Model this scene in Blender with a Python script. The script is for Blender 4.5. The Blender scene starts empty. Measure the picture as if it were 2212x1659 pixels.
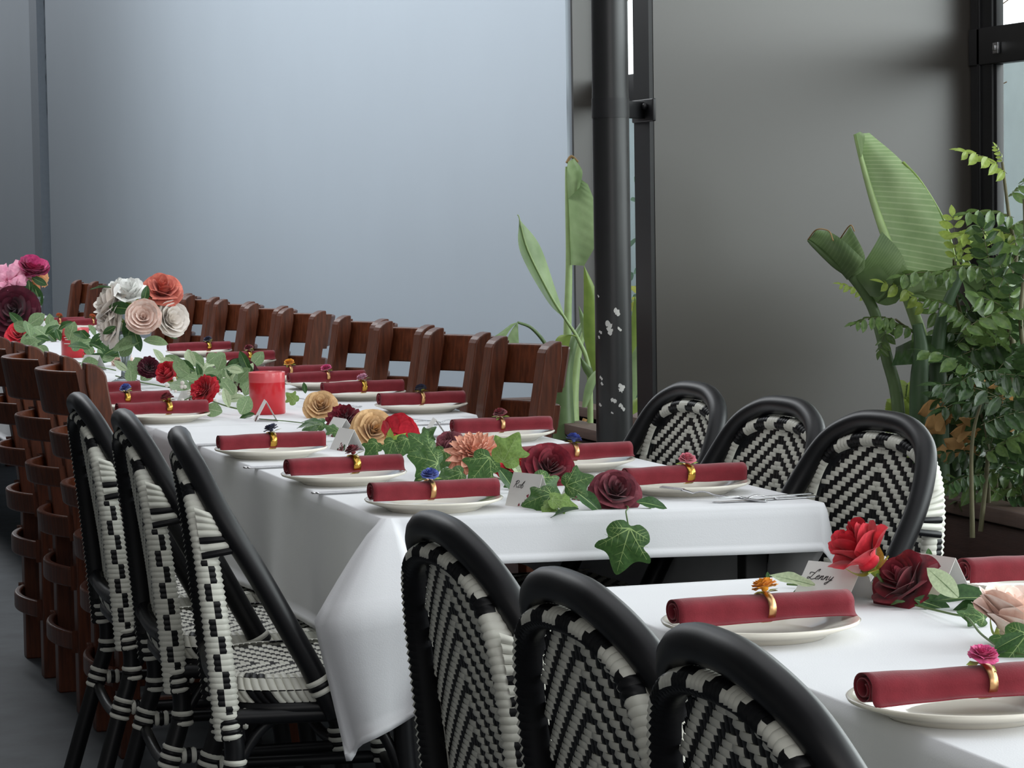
import bpy, bmesh, math, random
from mathutils import Vector, Matrix
SC = bpy.context.scene
COL = SC.collection
# ------------------------------------------------------------------ camera, sky, lights, exposure
PHI, PITCH, ROLL, CAM_Z, FOCAL = math.radians(17.46), math.radians(3.64), math.radians(.86), 1.30, 6000.0
_fw = Vector((math.sin(PHI)*math.cos(PITCH), math.cos(PHI)*math.cos(PITCH), -math.sin(PITCH)))
_r0 = Vector((math.cos(PHI), -math.sin(PHI), 0)); _u0 = _r0.cross(_fw)
_R = math.cos(ROLL)*_r0 - math.sin(ROLL)*_u0; _U = math.sin(ROLL)*_r0 + math.cos(ROLL)*_u0
cd = bpy.data.cameras.new('camera'); cam = bpy.data.objects.new('camera', cd); COL.objects.link(cam)
cd.sensor_width = 36; cd.lens = 36*FOCAL/2212; cd.clip_start = .05; cd.clip_end = 200
m = Matrix((_R, _U, -_fw)).transposed().to_4x4(); m.translation = (0, 0, CAM_Z); cam.matrix_world = m
SC.camera = cam
SC.view_settings.view_transform = 'Standard'; SC.view_settings.look = 'None'; SC.view_settings.gamma = 1
SC.view_settings.use_curve_mapping = False; SC.view_settings.exposure = 0.13
w = bpy.data.worlds.new('sky'); SC.world = w; w.use_nodes = True
nt = w.node_tree; bg = nt.nodes['Background']
tc = nt.nodes.new('ShaderNodeTexCoord'); sx = nt.nodes.new('ShaderNodeSeparateXYZ'); rp = nt.nodes.new('ShaderNodeValToRGB')
mr = nt.nodes.new('ShaderNodeMapRange'); mr.inputs[1].default_value = -1; mr.inputs[2].default_value = 1
nt.links.new(tc.outputs['Generated'], sx.inputs[0]); nt.links.new(sx.outputs[2], mr.inputs[0]); nt.links.new(mr.outputs[0], rp.inputs[0])
e = rp.color_ramp.elements
e[0].position = .485; e[0].color = (.05, .05, .052, 1); e[1].position = .53; e[1].color = (.92, .94, .965, 1)
nx = nt.nodes.new('ShaderNodeMapRange'); nx.inputs[1].default_value = .15; nx.inputs[2].default_value = .7; nx.inputs[3].default_value = 0; nx.inputs[4].default_value = 1
nz_ = nt.nodes.new('ShaderNodeMapRange'); nz_.inputs[1].default_value = .5; nz_.inputs[2].default_value = .30; nz_.inputs[3].default_value = 0; nz_.inputs[4].default_value = 1
mu = nt.nodes.new('ShaderNodeMath'); mu.operation = 'MULTIPLY'; ma = nt.nodes.new('ShaderNodeMath'); ma.operation = 'MULTIPLY_ADD'; ma.inputs[1].default_value = 8.0; ma.inputs[2].default_value = 1.0
vm = nt.nodes.new('ShaderNodeVectorMath'); vm.operation = 'SCALE'
nt.links.new(sx.outputs[0], nx.inputs[0]); nt.links.new(sx.outputs[2], nz_.inputs[0]); nt.links.new(nx.outputs[0], mu.inputs[0]); nt.links.new(nz_.outputs[0], mu.inputs[1]); nt.links.new(mu.outputs[0], ma.inputs[0])
nt.links.new(rp.outputs[0], vm.inputs[0]); nt.links.new(ma.outputs[0], vm.inputs['Scale']); nt.links.new(vm.outputs[0], bg.inputs[0]); bg.inputs[1].default_value = .66
def area(name, loc, target, sx_, sy_, power, col=(1, 1, 1)):
    l = bpy.data.lights.new(name, 'AREA'); l.shape = 'RECTANGLE'; l.size = sx_; l.size_y = sy_; l.energy = power; l.color = col
    o = bpy.data.objects.new(name, l); COL.objects.link(o); o.location = loc
    o.rotation_euler = (Vector(target)-Vector(loc)).to_track_quat('-Z', 'Y').to_euler(); return o
area('window_daylight', (5.2, 3.2, 2.6), (1.6, 4.6, .8), 5.5, 2.2, 150, (.96, .98, 1))
area('skylight_daylight', (1.2, 4.5, 4.6), (1.5, 6.0, .7), 4.0, 5.0, 34, (.95, .97, 1))
area('rear_daylight', (-.6, -2.5, 2.9), (1.6, 5.0, .8), 4.0, 2.4, 60, (1, .98, .96))
area('wall_fill', (.75, 13.0, 3.7), (3.27, 13.2, 1.9), 11.0, .8, 180, (.93, .97, 1))  # added fill lamp that brightens the blue back wall from above
# ------------------------------------------------------------------ pixel helpers (2212 x 1659 frame) -> points in the room
def ray(px, py): return _fw + _R*((px-1106)/FOCAL) - _U*((py-829.5)/FOCAL)
def atz(px, py, z):
    v = ray(px, py); k = (z-CAM_Z)/v.z; return Vector((v.x*k, v.y*k, z))
def atx(px, py, x):
    v = ray(px, py); k = x/v.x; return Vector((x, v.y*k, CAM_Z+v.z*k))
def aty(px, py, y):
    v = ray(px, py); k = y/v.y; return Vector((v.x*k, y, CAM_Z+v.z*k))
# ------------------------------------------------------------------ materials
def s2l(c): return tuple((x/255/12.92 if x/255 <= .04045 else ((x/255+.055)/1.055)**2.4) for x in c)
MATS = {}
def mat(name, col, rough=.5, metal=0, spec=.5, var=.12, scale=30, bump=0, bscale=120, col2=None, stretch=(1, 1, 1), trans=0, coat=0, sheen=0, sss=0):
    m = bpy.data.materials.new(name); m.use_nodes = True; n = m.node_tree.nodes; L = m.node_tree.links; b = n['Principled BSDF']
    c = s2l(col); tcn = n.new('ShaderNodeTexCoord'); mp = n.new('ShaderNodeMapping'); mp.inputs['Scale'].default_value = stretch
    L.new(tcn.outputs['Object'], mp.inputs[0])
    nz = n.new('ShaderNodeTexNoise'); nz.inputs['Scale'].default_value = scale; nz.inputs['Detail'].default_value = 4
    L.new(mp.outputs[0], nz.inputs['Vector'])
    r = n.new('ShaderNodeValToRGB'); r.color_ramp.elements[0].position = .3; r.color_ramp.elements[1].position = .7
    c2 = s2l(col2) if col2 else c
    r.color_ramp.elements[0].color = (*[x*(1-var) for x in c], 1); r.color_ramp.elements[1].color = (*[min(1, x*(1+var)) for x in c2], 1)
    L.new(nz.outputs['Fac'], r.inputs[0]); L.new(r.outputs[0], b.inputs['Base Color'])
    b.inputs['Roughness'].default_value = rough; b.inputs['Metallic'].default_value = metal; b.inputs['Specular IOR Level'].default_value = spec
    b.inputs['Transmission Weight'].default_value = trans; b.inputs['Coat Weight'].default_value = coat; b.inputs['Sheen Weight'].default_value = sheen
    if sss: b.inputs['Subsurface Weight'].default_value = sss; b.inputs['Subsurface Radius'].default_value = (.02, .01, .006)
    if bump:
        nb = n.new('ShaderNodeTexNoise'); nb.inputs['Scale'].default_value = bscale; nb.inputs['Detail'].default_value = 5; L.new(mp.outputs[0], nb.inputs['Vector'])
        bp = n.new('ShaderNodeBump'); bp.inputs['Strength'].default_value = bump; bp.inputs['Distance'].default_value = .002
        L.new(nb.outputs['Fac'], bp.inputs['Height']); L.new(bp.outputs[0], b.inputs['Normal'])
    MATS[name] = m; return m
def leafmat(name, col, col2, rough=.45, vein=None, tr=.25):
    m = mat(name, col, rough, var=.08, scale=14, col2=col2, spec=.4)
    n = m.node_tree.nodes; L = m.node_tree.links; b = n['Principled BSDF']; o = n['Material Output']
    t = n.new('ShaderNodeBsdfTranslucent'); mx = n.new('ShaderNodeMixShader'); mx.inputs[0].default_value = tr
    t.inputs[0].default_value = (*s2l(col2), 1)
    L.new(b.outputs[0], mx.inputs[1]); L.new(t.outputs[0], mx.inputs[2]); L.new(mx.outputs[0], o.inputs['Surface']); return m
def glassmat(name, tint, refl=.08, rough=.02):
    m = bpy.data.materials.new(name); m.use_nodes = True; n = m.node_tree.nodes; L = m.node_tree.links; n.remove(n['Principled BSDF'])
    t = n.new('ShaderNodeBsdfTransparent'); t.inputs[0].default_value = (*tint, 1); g = n.new('ShaderNodeBsdfGlossy'); g.inputs['Roughness'].default_value = rough
    fr = n.new('ShaderNodeLayerWeight'); fr.inputs[0].default_value = .5; pw = n.new('ShaderNodeMath'); pw.operation = 'POWER'; pw.inputs[1].default_value = 5; md = n.new('ShaderNodeMath'); md.operation = 'MULTIPLY_ADD'; md.inputs[1].default_value = .6; md.inputs[2].default_value = .03; mx = n.new('ShaderNodeMixShader')
    L.new(fr.outputs['Facing'], pw.inputs[0]); L.new(pw.outputs[0], md.inputs[0]); L.new(md.outputs[0], mx.inputs[0]); L.new(t.outputs[0], mx.inputs[1]); L.new(g.outputs[0], mx.inputs[2]); L.new(mx.outputs[0], n['Material Output'].inputs['Surface'])
    MATS[name] = m; return m
M = MATS
mat('wall_blue', (184, 195, 205), .6, var=.012, scale=1.5, bump=.03, bscale=40)
mat('wall_dark', (60, 55, 50), .36, var=.02, scale=2, bump=.04, bscale=50, spec=1.0)
mat('black_paint', (26, 26, 28), .42, var=.1, scale=20)
mat('pipe_paint', (28, 28, 29), .36, var=.1, scale=20, spec=.55)
mat('paint_chip', (196, 194, 190), .7)
mat('ceiling_white', (188, 188, 186), .8, var=.02)
mat('wall_room', (96, 94, 92), .7, var=.03, scale=2)
mat('trim_blue', (140, 152, 164), .5, var=.04)
mat('floor_concrete', (74, 78, 82), .7, var=.2, scale=8, bump=.2, bscale=60)
mat('ground_paving', (150, 150, 146), .9, var=.1, scale=5)
mat('fence_render', (226, 232, 230), .85, var=.06, scale=6)
mat('planter_board', (62, 40, 34), .5, var=.22, scale=14, stretch=(8, .6, 8), bump=.25, bscale=60)
mat('planter_cap', (92, 72, 64), .6, var=.18, scale=14, stretch=(8, .6, 8), bump=.2, bscale=60)
mat('soil', (58, 46, 38), .95, var=.5, scale=60, bump=1, bscale=80)
mat('chair_black', (15, 15, 18), .40, var=.1, scale=30, spec=.32)
mat('strand_black', (14, 14, 17), .42, var=.1, scale=30, spec=.3)
mat('strand_white', (214, 213, 202), .42, var=.05, scale=40)
mat('wood_chair', (84, 41, 22), .42, var=.4, scale=20, stretch=(6, 6, .7), bump=.15, bscale=70, spec=.35, coat=.06)
mat('wood_edge', (160, 96, 52), .45, var=.3, scale=30, stretch=(4, 4, 1), bump=.2, bscale=90)
mat('cloth', (226, 226, 229), .85, var=.015, scale=6, bump=.12, bscale=420, sheen=.15, spec=.2)
mat('paper', (236, 237, 243), .8, var=.01, spec=.2)
mat('card', (226, 224, 220), .75, var=.01, spec=.2)
mat('print', (120, 122, 128), .8)
mat('ink', (40, 36, 40), .8)
mat('print_floral', (140, 60, 70), .8, var=.5, scale=300)
mat('plate_cream', (232, 226, 212), .12, var=.01, spec=.6, coat=.3)
mat('napkin_red', (122, 41, 50), .9, var=.1, scale=60, bump=.2, bscale=500, sheen=.2, spec=.15)
mat('gold', (208, 164, 78), .24, metal=1, var=.05)
mat('rose_gold', (214, 168, 120), .35, metal=1, var=.05)
mat('steel', (196, 196, 198), .2, metal=1, var=.05)
mat('table_black', (24, 24, 25), .5)
mat('candle_glass', (206, 34, 46), .28, var=.06, spec=.5, coat=.4, sss=.2)
mat('candle_frost', (222, 92, 98), .3, var=.04, coat=.4, sss=.2)
mat('clear_vase', (225, 232, 235), .05, trans=.85, var=.01)
mat('stem_green', (92, 118, 66), .55, var=.2)
mat('sepal_green', (150, 172, 70), .55, var=.2)
leafmat('ivy', (52, 84, 44), (74, 108, 56)); leafmat('ivy_light', (92, 124, 56), (132, 160, 84))
mat('ivy_vein', (140, 166, 100), .5, var=.1)
leafmat('eucalyptus', (104, 130, 92), (140, 164, 118)); leafmat('euca_pale', (168, 186, 146), (196, 210, 172))
leafmat('rose_leaf', (44, 74, 42), (66, 100, 54)); leafmat('strelitzia', (128, 154, 104), (158, 180, 132), rough=.4); leafmat('strelitzia_dark', (84, 108, 68), (116, 138, 92), rough=.4); leafmat('torn_rib', (96, 120, 78), (126, 148, 102), rough=.4); leafmat('strelitzia_rib', (158, 178, 130), (178, 194, 150), rough=.4)
leafmat('strelitzia_lime', (112, 140, 66), (146, 168, 84), rough=.4)
mat('strel_stem', (96, 118, 76), .45, var=.15, scale=15); mat('strel_stem_dark', (56, 80, 50), .5, var=.15, scale=15)
mat('strel_rib', (150, 172, 116), .45, var=.1); mat('dry_edge', (132, 104, 62), .7)
leafmat('wisteria', (74, 102, 56), (108, 132, 74), rough=.28, tr=.3); leafmat('wisteria_dark', (42, 64, 38), (64, 88, 50), rough=.26); leafmat('wisteria_lime', (140, 162, 70), (170, 188, 96), rough=.38, tr=.4)
mat('twig', (92, 88, 62), .7, var=.2); mat('bark', (140, 112, 88), .85, var=.3, scale=20)
leafmat('dry_leaf', (176, 132, 82), (200, 160, 108), rough=.7)
leafmat('garden_leaf', (120, 158, 128), (160, 190, 160)); leafmat('garden_yellow', (206, 204, 74), (226, 222, 110))
FL = {'tan': ((206, 166, 118), (224, 188, 142)), 'wine': ((92, 18, 32), (122, 26, 42)), 'red': ((186, 28, 46), (214, 46, 62)), 'burgundy': ((104, 24, 40), (132, 36, 50)),
      'plum': ((98, 42, 54), (126, 58, 68)), 'mauve': ((128, 66, 78), (158, 92, 100)), 'peach': ((234, 164, 138), (244, 192, 168)), 'blush': ((246, 214, 200), (250, 230, 220)),
      'white': ((242, 242, 238), (250, 250, 247)), 'coral': ((202, 100, 88), (222, 132, 112)), 'cream': ((246, 236, 226), (250, 244, 238)), 'magenta': ((168, 40, 96), (200, 70, 122)),
      'pink': ((222, 140, 170), (238, 176, 196)), 'dark': ((62, 12, 28), (84, 18, 38)), 'navy': ((38, 42, 66), (70, 76, 104)), 'blue': ((66, 82, 158), (100, 116, 190)),
      'orange': ((226, 150, 36), (240, 176, 60)), 'rosepink': ((196, 98, 116), (216, 132, 144)), 'hotpink': ((206, 66, 128), (222, 98, 150)), 'rust': ((208, 112, 72), (224, 146, 100)), 'maroon': ((110, 34, 46), (140, 54, 62)), 'palepink': ((216, 160, 186), (230, 186, 204)), 'amber': ((232, 190, 120), (240, 150, 110))}
for k, (a_, b_) in FL.items(): mat('petal_'+k, a_, .7, var=.05, scale=5, col2=b_, spec=.2, sheen=.15)
glassmat('window_glass', (.93, .96, .95))
# ------------------------------------------------------------------ mesh helpers
def crom(pts, n, closed=False):
    P = [Vector(p) for p in pts]; out = []; N = len(P)
    segs = N if closed else N-1
    for i in range(segs):
        p0 = P[(i-1) % N] if (closed or i > 0) else P[0]*2-P[1]; p1 = P[i]; p2 = P[(i+1) % N]; p3 = P[(i+2) % N] if (closed or i+2 < N) else P[-1]*2-P[-2]
        for k in range(n):
            t = k/n; out.append(.5*((2*p1)+(p2-p0)*t+(2*p0-5*p1+4*p2-p3)*t*t+(3*p1-p0-3*p2+p3)*t**3))
    if not closed: out.append(P[-1].copy())
    return out
class MB:
    def __init__(s): s.v = []; s.f = []; s.m = []; s.s = []
    def add(s, vs, fs, m=0, sm=True, X=None):
        b = len(s.v)
        s.v += [(X @ Vector(p)) if X is not None else Vector(p) for p in vs]
        for k, f in enumerate(fs):
            s.f.append([b+i for i in f]); s.m.append(m[k] if isinstance(m, list) else m); s.s.append(sm)
        return s
    def grid(s, fn, nu, nv, m=0, cu=False, cv=False, sm=True, X=None):
        U = nu if cu else nu+1; V = nv if cv else nv+1
        vs = [fn(i/nu, j/nv) for i in range(U) for j in range(V)]; fs = []; ms = []
        for i in range(nu):
            for j in range(nv):
                a = i*V+j; b = ((i+1) % U)*V+j; c = ((i+1) % U)*V+(j+1) % V; d = i*V+(j+1) % V
                fs.append((a, b, c, d)); ms.append(m(i, j) if callable(m) else m)
        return s.add(vs, fs, ms, sm, X)
    def tube(s, pts, r, n=8, m=0, closed=False, cap=True, ry=None, up=None, X=None):
        P = [Vector(p) for p in pts]; N = len(P); vs = []; ref = Vector(up) if up else None
        for i, p in enumerate(P):
            t = (P[(i+1) % N]-P[i-1]) if closed else (P[min(i+1, N-1)]-P[max(i-1, 0)])
            t.normalize()
            if ref is None: ref = Vector((0, 0, 1)) if abs(t.z) < .9 else Vector((0, 1, 0))
            a = ref-t*ref.dot(t)
            if a.length < 1e-6: a = t.orthogonal()
            a.normalize(); b = t.cross(a)
            if not up: ref = a
            rr = r(i/(max(1, N-1))) if callable(r) else r; r2 = ry if ry is not None else rr
            for k in range(n):
                an = 2*math.pi*k/n; vs.append(p+a*(rr*math.cos(an))+b*(r2*math.sin(an)))
        fs = []
        for i in range(N if closed else N-1):
            for k in range(n):
                k2 = (k+1) % n; i2 = (i+1) % N; fs.append((i*n+k, i*n+k2, i2*n+k2, i2*n+k))
        if cap and not closed:
            s.add(vs[:n], [tuple(range(n-1, -1, -1))], m, False, X); s.add(vs[-n:], [tuple(range(n))], m, False, X)
        return s.add(vs, fs, m, True, X)
    def lathe(s, prof, n=32, m=0, X=None):
        vs = []; K = len(prof)
        for i in range(n):
            a = 2*math.pi*i/n
            for r, z in prof: vs.append((r*math.cos(a), r*math.sin(a), z))
        fs = []; ms = []
        for i in range(n):
            i2 = (i+1) % n
            for k in range(K-1):
                if prof[k][0] < 1e-6 and prof[k+1][0] < 1e-6: continue
                fs.append((i*K+k, i2*K+k, i2*K+k+1, i*K+k+1)); ms.append(m(k) if callable(m) else m)
        return s.add(vs, fs, ms, True, X)
    def box(s, c, d, m=0, bev=.003, X=None, seg=2):
        bm = bmesh.new(); bmesh.ops.create_cube(bm, size=1); bmesh.ops.scale(bm, vec=d, verts=bm.verts)
        if bev: bmesh.ops.bevel(bm, geom=list(bm.edges), offset=min(bev, min(d)*.45), segments=seg, affect='EDGES', profile=.6)
        bm.verts.index_update(); T = Matrix.Translation(c)
        if X is not None: T = X @ T
        s.add([v.co.copy() for v in bm.verts], [[v.index for v in f.verts] for f in bm.faces], m, bool(bev), T); bm.free(); return s
    def sphere(s, c, r, m=0, nu=12, nv=8, sc=(1, 1, 1)):
        return s.grid(lambda u, v: (c[0]+r*sc[0]*math.sin(math.pi*v)*math.cos(2*math.pi*u), c[1]+r*sc[1]*math.sin(math.pi*v)*math.sin(2*math.pi*u), c[2]+r*sc[2]*math.cos(math.pi*v)), nu, nv, m, cu=True)
    def build(s, name, mats, parent=None, loc=None, merge=False):
        me = bpy.data.meshes.new(name); me.from_pydata(s.v, [], s.f)
        for k in (mats if isinstance(mats, (list, tuple)) else [mats]): me.materials.append(M[k])
        me.polygons.foreach_set('material_index', s.m); me.polygons.foreach_set('use_smooth', s.s)
        if merge:
            bm = bmesh.new(); bm.from_mesh(me); bmesh.ops.remove_doubles(bm, verts=bm.verts, dist=1e-5); bm.to_mesh(me); bm.free()
        me.update(); o = bpy.data.objects.new(name, me); COL.objects.link(o)
        if parent is not None: o.parent = parent
        if loc is not None: o.location = loc
        return o
def tag(o, label, cat, group=None, kind=None):
    o['label'] = label; o['category'] = cat
    if group: o['group'] = group
    if kind: o['kind'] = kind
    return o
def thing(name, label, cat, loc=(0, 0, 0), rz=0, group=None):
    o = bpy.data.objects.new(name, None); o.empty_display_size = .05; COL.objects.link(o); o.location = loc; o.rotation_euler = (0, 0, rz)
    return tag(o, label, cat, group)
def struct(o): o['kind'] = 'structure'; return o
def dup(root, loc, rz=0, label=None, name=None, scale=None, rot=None):
    c = root.copy(); COL.objects.link(c); c.location = loc; c.rotation_euler = rot if rot is not None else (0, 0, rz)
    if scale: c.scale = (scale,)*3
    if label: c['label'] = label
    for ch in root.children:
        d = ch.copy(); COL.objects.link(d); d.parent = c
        for g in ch.children:
            h = g.copy(); COL.objects.link(h); h.parent = d
    return c
def frame(loc, ydir, zdir, s=1):
    y = Vector(ydir).normalized(); z = Vector(zdir); z = (z-y*z.dot(y))
    if z.length < 1e-5: z = y.orthogonal()
    z.normalize(); x = y.cross(z); m = Matrix((x*s, y*s, z*s)).transposed().to_4x4(); m.translation = Vector(loc); return m
# ------------------------------------------------------------------ the room
def slab(name, n0, n1, s0, s1, z0, z1, m, bev=0):
    return struct(MB().box(((n0+n1)/2, (s0+s1)/2, (z0+z1)/2), (n1-n0, s1-s0, z1-z0), bev=bev).build(name, m))
WX = 3.50; BX = 3.27; PX0 = 2.57; PS0 = 6.90; PS1 = 7.022; BS = 9.68; W4 = 3.40
slab('floor', -6, 3.9, -5, 42, -.1, 0, 'floor_concrete')
slab('wall_back', BX, BX+.1, BS, 23.0, 0, 4.2, 'wall_blue')
slab('wall_far', BX+.03, BX+.1, 23.3, 42, 0, 4.2, 'wall_blue')
slab('gap_shadow', BX+.06, BX+.1, 23.0, 23.3, 0, 4.2, 'black_paint')  # recessed black strip, stands in for the shadow beside the post
slab('trim_2', BX-.03, BX+.1, 23.3, 23.75, 0, 4.2, 'trim_blue')
slab('wall_pier', PX0+.004, WX+.02, PS0, PS1-.012, 0, 4.2, 'wall_dark')
slab('trim_3', PX0-.008, PX0+.004, PS0+.002, PS1, 0, 4.2, 'black_paint')
slab('wall_alcove', BX+.02, W4+.02, BS-.02, BS, 0, 4.2, 'wall_dark')
slab('ceiling', -4.0, .3, -5, 42, 3.3, 3.45, 'ceiling_white')  # unseen; covers the left side only, put in to shade the left chairs
slab('wall_left', -4.2, -4.0, -5, 42, 0, 4.2, 'wall_room')
slab('ground', 3.9, 30, -10, 60, -.12, -.02, 'ground_paving')
slab('wall_sill', WX, WX+.1, -2, PS0, 0, .5, 'wall_dark'); slab('wall_sill_rear', W4, W4+.1, PS1, BS-.02, 0, .5, 'wall_dark')
MB().box((5.35, 33.8, .93), (.15, 52, 1.92), bev=.01).build('wall_garden', 'fence_render')['kind'] = 'structure'
def window(name, s0, s1, wx, j0, j1):
    f = MB(); z0, z1 = .5, 3.6; y = wx+.010; d = .030
    f.box((y, s0+j0/2, (z0+z1)/2), (d, j0, z1-z0)); f.box((y, s1-j1/2, (z0+z1)/2), (d, j1, z1-z0))
    for z, h in ((z0+.03, .06), (1.715, .10), (z1-.03, .06)): f.box((y, (s0+s1)/2, z), (d+.012, s1-s0, h))
    for za, zb in ((z0+.06, 1.665), (1.765, z1-.06)):   # slim beads against the glass
        f.box((y+.004, s1-j1-.006, (za+zb)/2), (.022, .012, zb-za), bev=.002); f.box((y+.004, s0+j0+.006, (za+zb)/2), (.022, .012, zb-za), bev=.002)
    f.box((y-.017, s1-j1*.45, (z0+z1)/2), (.008, .016, z1-z0), bev=.002)
    o = struct(f.build(name, 'black_paint'))
    MB().box((y+.012, (s0+s1)/2, (z0+1.665)/2), (.005, s1-s0-.04, 1.665-z0), bev=0).build('lower_pane', 'window_glass', o)
    MB().box((y+.012, (s0+s1)/2, (1.765+z1)/2), (.005, s1-s0-.04, z1-1.765), bev=0).build('upper_pane', 'window_glass', o)
    MB().box((y-.026, s1-j1-.05, 1.705), (.010, .03, .03), bev=.002).box((y-.033, s1-j1-.05, 1.705), (.006, .014, .014)).build('window_catch', 'steel', o)
    return o
window('window_1', 4.6, PS0-.004, WX, .1, .125); window('window_2', 2.2, 4.6, WX, .1, .1); window('window_3', -.2, 2.2, WX, .1, .1); window('window_4', PS1+.005, BS-.025, W4, .06, .06)
# black round downpipe strapped to the end of the pier
pp = Vector((2.401, 6.755, 0)); dp = thing('downpipe', 'black round downpipe with chipped paint strapped to the end of the dark wall', 'pipe', pp)
MB().tube([(0, 0, 0), (0, 0, .8), (0, 0, 1.59)], .0474, 32).build('lower_pipe', 'pipe_paint', dp)
MB().tube([(0, 0, 1.585), (0, 0, 4.1)], .0470, 32).build('upper_pipe', 'pipe_paint', dp)
st = MB(); st.tube([(0, 0, 1.525), (0, 0, 1.575)], .0488, 32); SX = Matrix.Rotation(math.atan2(.185, .160), 4, 'Z'); st.box((.135, 0, 1.55), (.19, .016, .045), X=SX)
st.box((.159, .185, 1.55), (.010, .16, .06)); st.box((.150, .20, 1.55), (.022, .05, .04))
for k in range(3): st.sphere((.147, .145+.045*k, 1.56), .009)
st.build('strap', 'black_paint', dp)
random.seed(4); ch = MB()
for z, dx, sz in ((1.034, 5, .008), (1.026, 8, .006), (.998, -13, .009), (.985, -11, .008), (.975, -9, .005), (.985, 12, .006), (.978, -30, .005), (.965, -33, .004), (.838, 15, .008), (.829, 13, .006), (.802, -4, .006), (.802, 0, .005), (.788, 13, .006), (.782, 17, .006), (.79, -32, .005), (.86, -30, .005), (.845, -28, .004), (1.55, 2, .002), (1.07, -33, .003), (.77, -6, .003)):
    a0 = math.radians(251)+math.asin(dx/41); r = .0478
    for k in range(2):
        n_ = 9; P_ = []; ch = MB() if k == 0 else ch
        for i in range(n_):
            w_ = sz*random.uniform(.45, 1.0); an = 6.283*i/n_; a = a0+(w_*math.cos(an)+k*sz*.7)/r; P_.append(Vector((r*math.cos(a), r*math.sin(a), z+w_*math.sin(an)*1.1-k*sz*.6)))
        c = sum(P_, Vector())/n_; ch.add([c*1]+P_, [(0, i+1, (i+1) % n_+1) for i in range(n_)], 0, False)
    ch.build('paint_chip', 'paint_chip', dp)
# planters
def planter(label, n0, n1, s0, s1, zt):
    t = thing('planter_box', label, 'planter', ((n0+n1)/2, (s0+s1)/2, 0))
    cx, cy = (n0+n1)/2, (s0+s1)/2; W, L_ = n1-n0, s1-s0; nb = 4; h = (zt-.04)/nb
    for k in range(nb):
        z = h*(k+.5)
        for sgn in (-1, 1): MB().box((sgn*(W/2-.012), 0, z), (.024, L_, h-.008), bev=.003).build('side_board', 'planter_board', t)
        for sgn in (-1, 1): MB().box((0, sgn*(L_/2-.012), z), (W-.05, .024, h-.008), bev=.003).build('end_board', 'planter_board', t)
    rim = MB()
    for sgn in (-1, 1): rim.box((sgn*(W/2-.035), 0, zt-.02), (.09, L_+.02, .036)); rim.box((0, sgn*(L_/2-.035), zt-.02), (W-.16, .09, .036))
    rim.build('rim', 'planter_cap', t)
    MB().box((0, 0, (zt-.14)/2), (W-.06, L_-.06, zt-.16), bev=0).build('liner', 'table_black', t)
    random.seed(int(s0*10)); MB().grid(lambda u, v: ((u-.5)*(W-.06), (v-.5)*(L_-.06), zt-.06+random.uniform(-.008, .012)), 16, 70).build('soil', 'soil', t)
    return t
planter('long dark brown slatted planter box below the shrubs on the right', 2.955, 3.47, 2.2, 6.87, .60)
planter('dark brown slatted planter box behind the black pipe, holding tall leaves', 2.865, 3.23, 7.12, 9.76, .60)
# ------------------------------------------------------------------ black and white bistro chair (x sideways, +y towards the table, z up)
def pillow(mb, p00, p10, p11, p01, nrm, h, m):
    p00, p10, p11, p01 = map(Vector, (p00, p10, p11, p01)); nrm = Vector(nrm); vs = []
    for j in (0, .5, 1):
        for i in (0, .15, .5, .85, 1):
            p = (p00*(1-i)+p10*i)*(1-j)+(p01*(1-i)+p11*i)*j
            k = h*(1 if (j == .5 and 0 < i < 1) else (.55 if (0 < i < 1) else .0)); vs.append(p+nrm*k)
    fs = [(r*5+c, r*5+c+1, r*5+c+6, r*5+c+5) for r in range(2) for c in range(4)]
    mb.add(vs, fs, m, True)
def weave(mb, P, N, cols, rows, inside, h=.0035, c0=None):
    """chevron cane weave: white bricks two columns wide over black strands; P(i,j) corner, N(i,j) normal"""
    c0 = cols/2 if c0 is None else c0
    for j in range(rows):
        i = 0
        while i < cols:
            a = abs(i+.5-c0); wht = (int(a)+j) % 4 < 2; k = i+1
            while k < cols and k-i < 2 and ((int(abs(k+.5-c0))+j) % 4 < 2) == wht and wht: k += 1
            if inside((i+k)/2, j+.5):
                n_ = Vector(N((i+k)/2, j+.5)); hh = h if wht else h*.35
                for sg in (1, -1): pillow(mb, Vector(P(i, j))+n_*.0006*sg, Vector(P(k, j))+n_*.0006*sg, Vector(P(k, j+1))+n_*.0006*sg, Vector(P(i, j+1))+n_*.0006*sg, n_*sg, hh, 1 if wht else 0)
            i = k
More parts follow.
